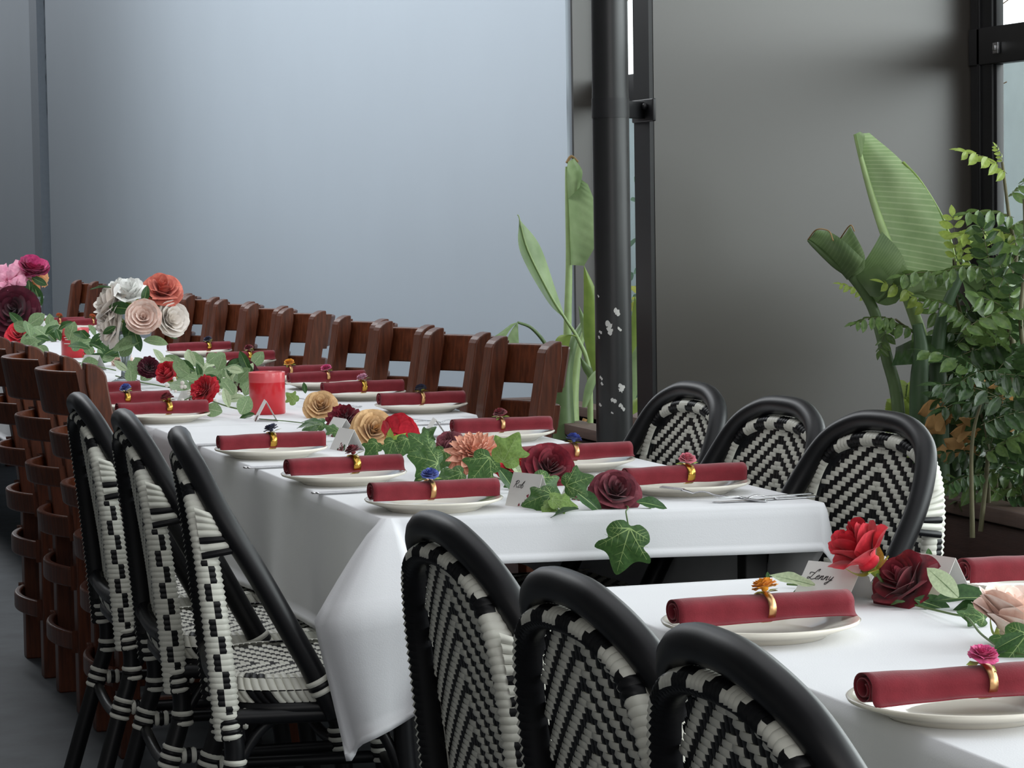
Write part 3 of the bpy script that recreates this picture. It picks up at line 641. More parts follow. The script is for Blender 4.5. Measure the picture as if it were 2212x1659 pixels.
def cutlery(kind, n, s, rz, label, z=TZ+.0065, tilt=0, roll=0):
    mb = MB(); L_ = .205
    if kind == 'fork':
        def prof(x):
            t = x/L_
            if t < .5: return .0034+.0036*(1-t/.5)**.7, 0
            if t < .68: return .0030, .004*math.sin((t-.5)/.18*math.pi)
            return .0030+.0085*min(1, (t-.68)/.12), .006*math.sin((t-.68)/.32*3.1)-.002
        mb.grid(lambda u, v: (u*L_*.8, (v-.5)*2*prof(u*L_*.8)[0], prof(u*L_*.8)[1]+.0016*(1-(2*v-1)**2)), 30, 6)
        for k in range(4): y = -.0085+.0057*k; mb.box((L_*.90, y, .004), (L_*.22, .0026, .0018), bev=.0006)
    else:
        mb.grid(lambda u, v: (u*.09, (v-.5)*.013, .002*(1-(2*v-1)**2)+.001), 10, 6)
        mb.grid(lambda u, v: (.09+u*.125, -.0065+(v)*.0185*(1-.75*u**4)*(.75+.25*min(1, u*4)), .0016), 16, 4)
    o = mb.build(kind, 'steel'); sm = o.modifiers.new('thickness', 'SOLIDIFY'); sm.thickness = .0016
    o.location = (n, s, z); o.rotation_euler = (roll, tilt, rz); tag(o, label, 'cutlery', 'steel cutlery'); return o
SET = [  # px, py of the plate rim centre, napkin turn, ring flower, band, shift of ring, words that single it out, row
    (1643, 1337, 1.5, 'orange', 'rose_gold', .005, 'with the orange flower on the near table', -1, 0), (2085, 1502, 1.5, 'hotpink', 'rose_gold', .02, 'with the hot pink flower at the lower right', -1, 2),
    (2245, 1246, 2, 'maroon', 'gold', .06, 'cut off by the right edge of the photo', 1, 1),
    (937, 1075, 1.5, 'blue', 'rose_gold', -.008, 'with a blue flower at the front left table corner', -1, 1), (743, 1020, 5, 'maroon', 'gold', .02, 'with the red bud and green leaf on its ring', -1, 0),
    (586, 966, 1, 'navy', 'gold', 0, 'with the navy flower third on the left side', -1, 4), (350, 893, 4, 'maroon', 'gold', .015, 'with the dark red flower fourth on the left side', -1, 3),
    (272, 871, 4, 'blue', 'gold', .0, 'with the violet blue flower fifth on the left side', -1, 5), (213, 849, 4, 'maroon', 'gold', .0, 'sixth on the left beside a wooden chair top', -1, 5), (140, 826, 4, 'maroon', 'gold', 0, 'mostly hidden behind the nearest left wooden chair', -1, 5),
    (1478, 1040, 1, 'rosepink', 'gold', .005, 'with the rose pink flower at the front right corner', 1, 4), (1242, 991, 0, 'blue', 'rose_gold', -.004, 'with the bright blue flower on the right side', 1, 5),
    (1083, 931, 0, 'maroon', 'rose_gold', -.003, 'with the dark red flower on the right side', 1, 0), (910, 872, 3, 'navy', 'rose_gold', -.002, 'with the silvery navy flower on the right side', 1, 1),
    (783, 846, 2, 'palepink', 'gold', .0, 'with the pale pink flower on the right side', 1, 4), (705, 824, 3, 'hotpink', 'rose_gold', 0, 'with the magenta flower behind the pale pink one', 1, 5), (625, 811, 3, 'orange', 'rose_gold', .0, 'with the orange flower right of the candle', 1, 2),
    (520, 778, 3, 'maroon', 'gold', .03, 'behind the eucalyptus leaves on the far right side', 1, 3), (430, 757, 4, 'navy', 'gold', .035, 'just right of the white bouquet', 1, 5),
    (200, 702, 4, 'rust', 'rose_gold', .0, 'beyond the white bouquet near the lone wooden chair', 1, 5), (128, 700, 4, 'rust', 'rose_gold', .0, 'beyond the pink bouquet at the far left', 1, 4)]
for px, py, na, fl, band, off, words, row, var in SET:
    p = atz(px, py, TZ+.0045+.0225); n, s = p.x, p.y; a = math.radians(na)
    put_plate(n, s, 'cream plate under the napkin '+words)
    zn = TZ+.0045+.0215
    put_napkin(n, s, R90+0 if False else a-R90, 'rolled burgundy napkin '+words, var, zn)
    d = Vector((math.cos(a), math.sin(a))); napkin_ring(fl, band, n+d.x*off, s+d.y*off, zn-.0005, ('%s ring on the napkin ' % ('gold' if band == 'gold' else 'copper'))+words, a)
    if s < 12: menu(1.417 if row < 0 else 1.925, s+(.085 if row < 0 else -.07), 'printed menu under the plate '+words.replace('ring flower', 'napkin flower'), row, math.radians(2 if row < 0 else -3))
for (n, s, rz, k, l) in ((1.245, 5.275, -4, 'knife', 'steel knife sticking out left of the front left plate'), (1.25, 5.255, 3, 'fork', 'steel fork lying over the knife by the front left plate'), (1.235, 5.865, -3, 'knife', 'steel knife by the napkin with the red bud'), (1.24, 5.845, 4, 'fork', 'steel fork by the napkin with the red bud'),
                       (1.235, 6.5, -4, 'knife', 'steel knife by the napkin with the navy flower, third on the left'), (1.24, 6.48, 3, 'fork', 'steel fork by the third plate on the left')):
    cutlery(k, n, s, math.radians(rz), l, z=TZ+.0075 if k == 'knife' else TZ+.010)
cutlery('knife', 2.11, 4.80, math.radians(180+3), 'steel knife at the front right corner of the long table'); cutlery('fork', 2.105, 4.815, math.radians(180+9), 'steel fork over the knife at the front right corner', z=TZ+.012)
cutlery('fork', 1.99, 4.76, math.radians(180-38), 'steel fork leaning on the plate rim at the front right corner', z=TZ+.008, tilt=-.09)
cutlery('knife', 2.10, 6.85, math.radians(180+3), 'steel knife by the plate with the silvery navy flower'); cutlery('fork', 2.1, 6.87, math.radians(180+10), 'steel fork by the plate with the silvery navy flower', z=TZ+.012)
cutlery('fork', 1.96, 6.95, math.radians(180-38), 'steel fork tilted against the plate with the navy flower', z=TZ+.008, tilt=-.09)
cutlery('fork', 1.93, 7.55, math.radians(180-38), 'steel fork tilted against the plate with the pale pink flower', z=TZ+.008, tilt=-.09)
# ------------------------------------------------------------------ candles
def candle(px, py, label, h=.118, r=.05, n=None):
    p = atz(px, py, TZ+.005); t = thing('candle_jar', label, 'candle', (p.x, p.y, TZ+.0045), 0, 'red glass candles')
    MB().lathe([(0, 0), (r-.004, 0), (r, .004), (r, h*.76)], 48).build('candle_body', 'candle_glass', t)
    MB().lathe([(r, h*.76), (r+.0006, h*.98), (r, h), (r-.003, h), (r-.004, h*.8), (r-.004, h*.74), (0, h*.73)], 48).build('glass_rim', 'candle_frost', t)
    MB().tube([(0, 0, h*.73), (.001, 0, h*.83)], .0015, 6).build('wick', 'ink', t); return t
candle(578, 894, 'red glass candle behind the tent card in the middle of the long table', .116, .0495)
c2 = candle(163, 772, 'smaller red glass candle with pale print left of the white bouquet', .115, .054)
pr_ = MB(); 
for k, (z, a, b) in enumerate(((.078, -2.6, -1.9), (.070, -2.5, -2.0), (.055, -2.6, -2.1))):
    pr_.grid(lambda u, v: (.0546*math.cos(a+(b-a)*u), .0546*math.sin(a+(b-a)*u), z+.003*v), 8, 1)
pr_.build('label_print', 'card', c2)
# ------------------------------------------------------------------ tent cards
LET = {'R': [[(.1, 0), (.25, .95)], [(.02, .75), (.3, .98), (.62, .85), (.5, .58), (.26, .5)], [(.26, .5), (.42, .25), (.6, .02), (.75, .1)]], 'o': [[(.36, .42), (.12, .36), (.08, .1), (.28, 0), (.42, .2), (.36, .42), (.5, .36)]],
       'b': [[(0, .35), (.3, .98), (.22, .5), (.1, .05), (.3, .0), (.42, .25), (.25, .42)]], 'L': [[(.62, .78), (.66, 1.02), (.48, .92), (.34, .5), (.22, .12), (.02, .0), (-.06, .16), (.16, .16), (.45, -.02), (.78, .10)], [(-.05, .45), (-.14, .62), (.08, .66), (.32, .62)]],
       'e': [[(.05, .2), (.35, .3), (.28, .44), (.1, .3), (.12, .04), (.4, .1)]], 'n': [[(.05, 0), (.15, .42), (.1, .1), (.3, .42), (.36, .3), (.36, .02), (.5, .1)]], 'y': [[(.08, .42), (.1, .1), (.3, .1), (.42, .42), (.3, -.1), (.1, -.4), (.0, -.25), (.5, .1)]]}
WID = {'R': .72, 'o': .45, 'b': .42, 'L': .7, 'e': .38, 'n': .48, 'y': .5}
def tent(label, p, rz, w_=.085, h=.055, text=None, floral=True, spread=.030, tsize=.018):
    t = thing('place_card', label, 'place card', p, rz, 'white tent place cards'); th = .0007
    # ridge along local x, face 0 looks to local -y
    for sg in (-1, 1):
        mb = MB(); mb.add([(-w_/2, sg*spread, 0), (w_/2, sg*spread, 0), (w_/2, 0, h), (-w_/2, 0, h), (-w_/2, sg*(spread-th), 0), (w_/2, sg*(spread-th), 0), (w_/2, 0, h-th*2), (-w_/2, 0, h-th*2)],
                          [(0, 1, 2, 3), (7, 6, 5, 4), (0, 4, 5, 1), (1, 5, 6, 2), (3, 7, 4, 0), (2, 6, 7, 3)], 0, False)
        pn = mb.build('card_panel', 'card', t)
    def onf(u, v, o=.0005): return Vector((-w_/2+w_*u, -spread*(1-v)-o*.9, h*v+o*.4))
    if text:
        mb = MB(); x = .12
        for c in text:
            for st in LET[c]:
                pts = [onf((x*1+a*tsize/w_*.9+b*.06), .56+b*tsize/h*.72) for a, b in st]; mb.tube(crom(pts, 4), .00045, 5)
            x += WID[c]*tsize/w_*.95
        mb.build('lettering', 'ink', t)
    if floral:
        rnd = random.Random(len(label)); mb = MB()
        for k in range(26):
            u, v = rnd.gauss(.72, .10), abs(rnd.gauss(.10, .10))+.02; r = rnd.uniform(.0015, .005); a0 = rnd.uniform(0, 6)
            if v > .9: continue
            c = (u, v); mb.add([onf(u+r*math.cos(a0+6.283*q/6)/w_*(1 if q % 2 else .6), max(.01, v+r*math.sin(a0+6.283*q/6)/h*(1 if q % 2 else .6)), .0006) for q in range(6)], [tuple(range(6))], 0 if k % 3 else 1, False)
        mb.build('floral_print', ['print_floral', 'strel_stem_dark'], t)
    return t
zc = TZ+.0047
for px, py, rz, h, tx, l, sp in ((1142, 1094, -90+22, .062, 'Rob', 'white tent card lettered Rob with a floral corner at the front of the long table', .022), (1262, 1078, -90+14, .05, None, 'white floral tent card behind the plum rose', .028),
                           (1805, 1296, -90+28, .052, 'Lenny', 'white tent card lettered Lenny on the near table', .040), (2020, 1294, 90+16, .062, None, 'white tent card behind the burgundy rose on the near table', .036),
                           (1868, 1262, -90+20, .045, None, 'white tent card partly hidden behind the bright red rose', .04),
                           (940, 944, 90-10, .045, None, 'grey-white tent card beside the bright red peony', .03), (735, 942, -90+8, .045, 'Rob'[:0] or None, 'white tent card tucked behind the tan rose', .03), (574, 909, -98, .055, None, 'white tent card standing in front of the red candle', .03), (200, 800, -90+30, .055, None, 'white tent card near the left wooden chairs', .03), (415, 872, -90+20, .055, None, 'white tent card among the eucalyptus leaves', .03), (750, 972, -90+10, .05, None, 'white floral tent card at the right end of the navy flowered napkin', .026)):
    p = atz(px, py, zc); tent(l, p, math.radians(rz), h=h, text=tx, spread=sp, w_=.085 if tx != 'Lenny' else .095)
# leaf meshes, unit long, base at the origin, tip along +y, face +z
def lobed(seed=0, bend=.16):
    OUT = [(0, 0), (.16, -.07), (.36, .02), (.44, .20), (.36, .34), (.52, .46), (.56, .60), (.36, .62), (.24, .70), (.14, .86), (0, 1)]
    pts = OUT+[(-x, y) for x, y in OUT[-2:0:-1]]; P = crom([(x, y, 0) for x, y in pts], 3, True); N = len(P); c = Vector((0, .36, 0)); rnd = random.Random(seed); a_, b_ = rnd.uniform(0, 6), rnd.uniform(-.1, .1)
    def Z(p): q = (p-c); an = math.atan2(q.x, q.y); return -bend*q.length**2*1.6+.05*q.length*math.cos(an*5)+b_*q.x+.02*math.sin(p.y*9+a_)
    mb = MB(); vs = [c.copy()]
    for f in (.33, .66, 1): vs += [c.lerp(p, f) for p in P]
    for v in vs: v.z = Z(v)
    fs = [(0, 1+i, 1+(i+1) % N) for i in range(N)]
    for r in range(2): fs += [(1+r*N+i, 1+(r+1)*N+i, 1+(r+1)*N+(i+1) % N, 1+r*N+(i+1) % N) for i in range(N)]
    mb.add(vs, fs, 0)
    base = Vector((0, .05, 0))
    def vein(a, b, w0):
        a, b = Vector(a), Vector(b); K = 6
        for sg in (1, -1):
            v2 = []
            for k in range(K+1):
                p = a.lerp(b, k/K); d = (b-a).normalized(); n_ = Vector((-d.y, d.x, 0))*w0*(1-.75*k/K)
                for q in (p-n_, p+n_): v2.append(Vector((q.x, q.y, Z(q)+.006*sg)))
            mb.add(v2, [(2*k, 2*k+1, 2*k+3, 2*k+2) for k in range(K)], 1)
    tips = [(0, .95), (.50, .56), (-.50, .56), (.40, .16), (-.40, .16)]
    for x, y in tips:
        e_ = Vector((x, y, 0))*.97; vein(base, e_, .013)
        d = (e_-base); n_ = Vector((-d.y, d.x, 0)).normalized()
        for f, l_ in ((.35, .16), (.55, .14), (.75, .08)):
            p = base.lerp(e_, f)
            for sg in (1, -1): vein(p, p+d.normalized()*l_*.8+n_*sg*l_, .006)
    return mb
def oval(w=.6, fold=.12, bend=.2, pw=1.0, wave=0, K=8):
    def P(u, v):
        uu = (u-.5)*2; hw = w/2*math.sin(math.pi*min(1, .02+v*.98)**pw)**.75; return (uu*hw, v, fold*abs(uu)*hw*2-bend*v*v+wave*math.sin(v*12+uu)*uu)
    mb = MB().grid(P, 6, K); rb = MB
    for sg in (1, -1): mb.grid(lambda u, v: (lambda q: (q[0], q[1], q[2]+.004*sg))(P(.5+(u-.5)*.06*(1.2-v), v*.97)), 1, K, 1)
    return mb
def leafdata(mb, mats): o = mb.build('leaf', mats); d = o.data; bpy.data.objects.remove(o); return d
LD = {'ivy': [leafdata(lobed(k, .1+.08*k), ['ivy', 'ivy_vein']) for k in range(3)], 'ivyl': [leafdata(lobed(k+5, .15), ['ivy_light', 'ivy_vein']) for k in range(2)],
      'euca': [leafdata(oval(.72, .1, .12), ['eucalyptus', 'euca_pale']), leafdata(oval(.82, .05, .2), ['eucalyptus', 'euca_pale'])], 'eucp': [leafdata(oval(.42, .2, .15), ['euca_pale', 'eucalyptus']), leafdata(oval(.5, .12, .25), ['euca_pale', 'eucalyptus'])],
      'rose': [leafdata(oval(.46, .25, .2, wave=.02), ['rose_leaf', 'ivy_vein']), leafdata(oval(.5, .15, .35, wave=.03), ['rose_leaf', 'ivy_vein'])],
      'dusty': [leafdata(oval(.3, .2, .1, wave=.03), ['euca_pale', 'eucalyptus'])]}
_rl = random.Random(11)
def leaf(parent, kind, loc, ydir, zdir, size):
    o = bpy.data.objects.new('leaf', _rl.choice(LD[kind])); COL.objects.link(o); o.parent = parent
    o.matrix_local = parent.matrix_world.inverted() @ frame(loc, ydir, zdir, size); return o
def vine(name, label, cat, pts, leaves, r=.0016, m='stem_green', group=None):
    """pts: stem path in the room; leaves: (kind, base point, tip direction, face normal, size)"""
    p0 = Vector(pts[0]); t = thing(name, label, cat, p0, 0, group); t.matrix_world = Matrix.Translation(p0)
    path = crom(pts, 6); MB().tube([p-p0 for p in path], r, 6).build('stem', m, t)
    for k, b, d, n_, s in leaves: leaf(t, k, b, d, n_, s)
    return t
TT = TZ+.0062
CAMV = lambda p: (Vector((0, 0, CAM_Z))-Vector(p)).normalized()
def pl(px, py, z=TT+.01): return atz(px, py, z)
def ivy_at(specs, z=.03):
    """leaf specs: centre px, tip px, size, kind, lean (0 faces up, 1 faces the viewer), height"""
    out = []
    for px, py, tx, ty, size, kind, lean, hz in specs:
        p = pl(px, py, TT+hz); d = (_R*(tx-px)-_U*(ty-py)); d.normalize(); nn = (CAMV(p)*lean+Vector((0, 0, 1))*(1-lean)).normalized()
        out.append((kind, p, d, nn, size*.66))
    return out
# --- ivy garland along the middle of the long table
vine('ivy_garland', 'green faux ivy garland running down the front of the long table between the place settings', 'garland',
     [pl(560, 905, TT+.004), pl(640, 912, TT+.004), pl(720, 925, TT+.006), pl(800, 945, TT+.006), pl(880, 965, TT+.006), pl(950, 990, TT+.008), pl(1050, 1025, TT+.008), pl(1150, 1055, TT+.008), pl(1260, 1080, TT+.006), pl(1350, 1092, TT+.004), atz(1352, 1106, TT+.002), aty(1356, 1128, 4.69), aty(1360, 1142, 4.68)],
     ivy_at([(690, 915, 570, 905, .085, 'rose', .3, .02), (700, 915, 650, 895, .08, 'rose', .2, .03), (700, 912, 655, 925, .09, 'ivy', .35, .03), (735, 935, 700, 915, .07, 'ivy', .3, .02), (780, 940, 745, 950, .08, 'ivy', .3, .02),
             (815, 955, 790, 985, .07, 'ivy', .6, .03), (850, 950, 838, 985, .07, 'ivy', .6, .045), (880, 945, 862, 985, .075, 'ivy', .7, .05), (905, 955, 925, 935, .08, 'ivy', .4, .03),
             (930, 975, 890, 940, .09, 'ivy', .6, .06), (950, 1000, 895, 985, .10, 'ivy', .7, .06), (960, 970, 945, 1010, .08, 'ivy', .5, .05), (945, 1015, 905, 1030, .08, 'rose', .6, .03), (1000, 1020, 950, 1040, .085, 'ivy', .5, .03), (985, 1030, 890, 1040, .075, 'ivy', .5, .012),
             (1060, 985, 1020, 1035, .105, 'ivy', .85, .075), (1075, 1010, 1100, 1040, .09, 'rose', .6, .05), (1085, 1000, 1115, 945, .10, 'ivyl', .9, .075), (1095, 970, 1080, 990, .06, 'ivy', .4, .05), (1095, 980, 1128, 1030, .085, 'dusty', .8, .07), (1135, 1035, 1100, 1045, .07, 'ivy', .4, .02),
             (1155, 1030, 1215, 1075, .10, 'ivy', .6, .045), (1220, 1050, 1275, 1030, .085, 'ivy', .8, .05), (1195, 1065, 1150, 1080, .095, 'ivy', .5, .03), (1190, 1075, 1240, 1090, .08, 'ivyl', .45, .025), (1175, 1090, 1210, 1108, .06, 'ivyl', .5, .012), (1240, 1060, 1300, 1100, .10, 'rose', .6, .035),
             (1350, 1090, 1280, 1105, .07, 'rose', .2, .006), (1375, 1085, 1440, 1090, .085, 'rose', .5, .02), (1380, 1088, 1420, 1100, .06, 'rose', .3, .008), (1250, 1100, 1180, 1108, .08, 'rose', .15, .006)])
     + [('ivy', aty(1362, 1136, 4.655), -_U-_R*.30, CAMV((1.65, 4.66, .7))+Vector((0, 0, .2)), .092)], r=.0014)
BL = [  # kind, colour, px, py, direction (right, up, towards viewer), radius, label
    ('rose', 'tan', 693, 878, (.1, .55, .8), .047, 'tan foam rose behind the dark wine peony in the garland'), ('peony', 'wine', 741, 905, (-.2, .6, .6), .046, 'dark wine peony between the two tan roses'),
    ('rose', 'tan', 806, 930, (.35, .35, .9), .053, 'larger tan foam rose touching the bright red peony'), ('globe', 'red', 862, 940, (.45, .4, -.7), .050, 'bright red peony with yellow-green sepals beside the tan rose'),
    ('rose', 'mauve', 968, 962, (-.5, .6, .5), .038, 'dusty mauve rose behind the peach dahlia'), ('rose', 'red', 1112, 1010, (-.1, .6, .5), .036, 'small red rose half hidden behind ivy next to the peach dahlia'),
    ('rose', 'burgundy', 1187, 1010, (.25, .45, .8), .054, 'big dark burgundy rose at the middle of the ivy'), ('rose', 'plum', 1330, 1062, (.15, .55, .8), .046, 'plum coloured foam rose above the hanging ivy leaf'),
    ('rose', 'dark', 518, 808, (-.1, .4, .8), .052, 'very dark maroon rose beside the red candle'), ('peony', 'red', 440, 842, (-.5, .4, .6), .044, 'red ruffled rose in the eucalyptus, lower of two'),
    ('bud', 'red', 362, 806, (-.4, .5, .6), .044, 'red rose in the eucalyptus, upper of two'), ('peony', 'dark', 322, 792, (.2, .4, .7), .036, 'blackish red flower below the white bouquet'),
    ('rose', 'red', 42, 722, (0, .6, .7), .062, 'red rose lying at the far left of the table'), ('globe', 'blush', 115, 730, (.3, .7, .2), .026, 'small pale pink bud in the leaves left of the small candle'), ('bud', 'red', 190, 764, (.6, .8, .1), .034, 'slim red bud leaning right of the small candle'), ('peony', 'blush', 262, 775, (-.1, .6, .4), .04, 'faded blush flower at the foot of the white bouquet')]
NEAR = [('bud', 'red', 1858, 1188, (-.5, .72, .1), .054, 'bright red rose standing up on its stem at the near table'), ('rose', 'burgundy', 1952, 1256, (-.55, .6, .35), .050, 'burgundy rose leaning on the tent card at the near table'), ('globe', 'blush', 2196, 1332, (.2, .9, .1), .056, 'big blush pink rose at the right edge of the photo')]
for kind, col, px, py, d, r, l in BL+NEAR:
    z = TT+r*.62 if (px, py) != (1858, 1188) else TT+.075
    if col in ('red', 'dark') and px < 530 and px > 300: z += .045
    p = pl(px, py, z); dv = (_R*d[0]+Vector((0, 0, 1))*d[1]-_fw*d[2]).normalized(); st_ = None
    if (px, py) == (1858, 1188): st_ = [pl(1885, 1228, TT+.03), pl(1905, 1240, TT+.012), pl(1885, 1262, TT+.004)]
    elif (px, py) == (862, 940): st_ = None
    bloom('rose' if kind in ('rose', 'bud') else 'peony', kind, col, p, dv, r, l, 'flower', True, st_, 'loose roses along the tables')
# dahlia
def dahlia(loc, d, r, label):
    t = thing('dahlia', label, 'flower', (0, 0, 0)); z = Vector(d).normalized(); t.matrix_world = frame(loc, z.orthogonal(), z); mb = MB(); rnd = random.Random(8); ga = 2.39996
    for k in range(110):
        f = (k+.5)/110; el = f**.75*1.75; a0 = ga*k; L_ = r*(.55+.5*f)*rnd.uniform(.85, 1.12); dr = Vector((math.sin(el)*math.cos(a0), math.sin(el)*math.sin(a0), math.cos(el))); sd = Vector((-math.sin(a0), math.cos(a0), 0)); nn = dr.cross(sd); w_ = r*.25*(.6+.6*f)
        mb.grid(lambda u, v: dr*(r*.12+L_*v)+sd*((u-.5)*2*w_*math.sin(math.pi*min(1, .12+v*.86)))+nn*(-.10*r*v*v-.06*r*(1-((u-.5)*2)**2)), 2, 4)
    mb.build('petals', 'petal_peach', t); return t
dahlia(pl(1028, 985, TT+.045), _R*.1+Vector((0, 0, .8))-_fw*.6, .060, 'peach pink many petalled dahlia in the middle of the ivy garland')
# --- near table garland
vine('ivy_garland', 'green faux ivy garland on the near table with twisting wire stems', 'garland',
     [pl(1700, 1262, TT+.004), pl(1790, 1268, TT+.004), pl(1880, 1275, TT+.005), pl(1970, 1305, TT+.004), pl(2050, 1325, TT+.01), pl(2090, 1335, TT+.012), pl(2120, 1370, TT+.006), pl(2165, 1400, TT+.005), pl(2230, 1420, TT+.004)],
     ivy_at([(1760, 1265, 1665, 1238, .098, 'dusty', .55, .02), (1775, 1268, 1700, 1268, .07, 'rose', .3, .008), (1660, 1255, 1658, 1236, .02, 'rose', .9, .012), (1955, 1300, 1850, 1295, .03, 'rose', .3, .01), (1975, 1295, 2060, 1318, .085, 'rose', .75, .012), (2150, 1295, 2010, 1278, .13, 'rose', .35, .012), (2150, 1305, 2040, 1300, .1, 'rose', .2, .008),
             (2070, 1290, 2000, 1222, .085, 'eucp', .9, .02), (2130, 1335, 2085, 1325, .06, 'ivy', .4, .01), (2210, 1370, 2160, 1395, .06, 'rose', .85, .03), (2222, 1365, 2180, 1420, .09, 'ivy', .9, .03), (2180, 1400, 2150, 1405, .035, 'rose', .6, .01), (2008, 1215, 2006, 1190, .03, 'rose', .9, .045)]), r=.0016)
# --- eucalyptus runner
rnd = random.Random(21); ev = []
def spray(px, py, n_, w_, hgt, kinds, smin, smax):
    for k in range(n_):
        x = px+rnd.uniform(-1, 1)*w_; hz = rnd.uniform(.005, hgt); p = pl(x, py+rnd.uniform(-6, 8), TT+.005)+Vector((0, 0, hz)); a = rnd.uniform(-1.3, 1.3)
        d = _R*math.sin(a)+Vector((0, 0, 1))*(math.cos(a)*.8)+_fw*rnd.uniform(-.5, .5); ev.append((rnd.choice(kinds), p, d, CAMV(p)+Vector((rnd.uniform(-.6, .6), rnd.uniform(-.6, .6), rnd.uniform(0, .8))), rnd.uniform(smin, smax)*.8))
spray(480, 868, 34, 70, .10, ['euca', 'euca', 'eucp', 'rose'], .05, .085); spray(410, 842, 22, 55, .10, ['euca', 'eucp'], .05, .085); spray(330, 830, 12, 60, .07, ['euca', 'eucp'], .05, .08)
ev += ivy_at([(545, 790, 562, 768, .085, 'euca', .95, .07), (420, 790, 402, 738, .075, 'eucp', .9, .11), (470, 800, 490, 745, .075, 'euca', .9, .10), (395, 810, 378, 765, .085, 'euca', .9, .08), (495, 880, 480, 825, .085, 'eucp', .9, .03), (520, 895, 540, 850, .08, 'euca', .9, .03), (480, 890, 430, 878, .08, 'euca', .7, .02), (550, 895, 500, 900, .07, 'rose', .5, .01), (285, 830, 280, 790, .08, 'euca', .9, .03), (640, 868, 620, 850, .06, 'ivyl', .7, .02), (660, 850, 655, 820, .05, 'rose', .9, .03)])
vine('eucalyptus_runner', 'pale green eucalyptus runner with round leaves left of the red candle', 'garland', [pl(560, 890, TT+.004), pl(500, 880, TT+.02), pl(440, 860, TT+.03), pl(380, 840, TT+.03), pl(300, 825, TT+.02), pl(250, 812, TT+.01)], ev[:96], r=.0022)
ev = []; spray(110, 775, 26, 70, .13, ['euca', 'rose', 'euca'], .06, .10); spray(215, 790, 22, 40, .11, ['euca', 'rose'], .06, .10)
vine('eucalyptus_runner', 'darker leafy runner at the far left around the small red candle', 'garland', [pl(30, 765, TT+.004), pl(110, 775, TT+.03), pl(180, 785, TT+.02), pl(250, 800, TT+.01)], ev, r=.0022)
# small blossoms sprigs (cream)
sp_ = thing('blossom_sprig', 'sprig of tiny cream blossoms in the eucalyptus', 'flower', pl(430, 850, TT+.03)); mb = MB(); rnd = random.Random(5)
for k in range(60): mb.sphere((rnd.gauss(0, .05), rnd.gauss(0, .05), rnd.uniform(-.02, .05)), rnd.uniform(.003, .007), 0, 6, 4)
mb.build('blossoms', 'petal_cream', sp_); MB().tube([(-.05, 0, -.02), (0, 0, 0), (.05, .02, .01)], .0015, 5).build('stem', 'stem_green', sp_)
# --- bouquets in glass vases
def vase(p, label, h=.17):
    t = thing('glass_vase', label, 'vase', p); MB().lathe([(0, .002), (.045, .0), (.047, .004), (.016, .02), (.012, .06), (.022, .10), (.040, h*.9), (.048, h), (.046, h), (.037, h*.88), (.019, .10), (.009, .06), (.0, .03)], 32).build('glass_vase', 'clear_vase', t)
    st = MB()
    for k in range(6): a = k*1.05; st.tube([(.006*math.cos(a), .006*math.sin(a), .05), (.03*math.cos(a+.4), .03*math.sin(a+.4), h+.03)], .0025, 6)
    st.build('flower_stems', 'stem_green', t); return t
vp = pl(272, 826, TT); vase(vp, 'clear footed glass vase holding the white and coral bouquet')
BX_ = vp.x
def bq(kind, col, px, py, y, d, r, l, nm='rose', sc=(1, 1, 1)):
    p = aty(px, py, y); dv = (_R*d[0]+Vector((0, 0, 1))*d[1]-_fw*d[2]).normalized(); bloom(nm, kind, col, p, dv, r, l, 'flower', True, None, 'bouquet blooms')
Y = vp.y
bq('bud', 'white', 281, 632, Y-.02, (0, .75, .5), .062, 'white rose at the top of the bouquet in the clear vase'); bq('rose', 'coral', 352, 626, Y+.0, (.2, .7, .6), .068, 'coral pink rose at the top right of the bouquet')
bq('globe', 'blush', 309, 686, Y-.10, (.1, .25, .95), .060, 'blush peony with pink heart at the front of the bouquet', 'peony'); bq('globe', 'cream', 368, 690, Y-.02, (.6, .2, .7), .062, 'cream peony at the lower right of the bouquet', 'peony')
bq('rose', 'cream', 240, 655, Y+.02, (-.75, .45, .3), .074, 'large cream flower at the upper left of the bouquet', 'peony'); bq('rose', 'cream', 240, 704, Y+.0, (-.8, .1, .4), .068, 'large blush white flower at the lower left of the bouquet', 'peony'); bq('rose', 'white', 258, 624, Y+.06, (-.4, .8, .2), .05, 'white flower peeking behind the top white rose', 'peony')
vine('rose_foliage', 'dark green rose leaves between the flowers of the white bouquet', 'leaves', [vp+Vector((0, 0, .14)), vp+Vector((0, 0, .2)), aty(300, 690, Y)],
     [('rose', aty(288, 668, Y-.08), -_R+_U*.1, CAMV((1.6, 9, 1)), .085), ('rose', aty(290, 672, Y-.07), -_R*.25-_U, CAMV((1.6, 9, 1)), .105), ('rose', aty(310, 655, Y-.06), _R*.2+_U*.9, CAMV((1.6, 9, 1)), .06), ('rose', aty(345, 660, Y-.03), -_R*.7+_U*.5, CAMV((1.6, 9, 1)), .06), ('rose', aty(240, 622, Y), -_R+_U*.1, Vector((0, 0, 1)), .07), ('euca', aty(305, 735, Y-.1), -_R*.6-_U*.1, Vector((0, -.6, 1)), .10), ('euca', aty(310, 735, Y-.1), _R*.9, Vector((0, -.5, 1)), .08), ('euca', aty(285, 740, Y-.1), -_R*.6-_U*.6, Vector((0, -.9, .6)), .06), ('rose', aty(350, 700, Y), _R*.4-_U*.4, CAMV((1.6, 9, 1)), .07), ('rose', aty(250, 705, Y-.1), -_R*.7-_U*.4, CAMV((1.6, 9, 1)), .05), ('rose', aty(290, 715, Y-.1), _R*.3-_U, CAMV((1.6, 9, 1)), .07)], r=.003)
vq = pl(48, 772, TT); vq = Vector((1.68, 12.4, TT)); vase(vq, 'clear glass vase of the pink bouquet at the left edge', .19); Y = vq.y
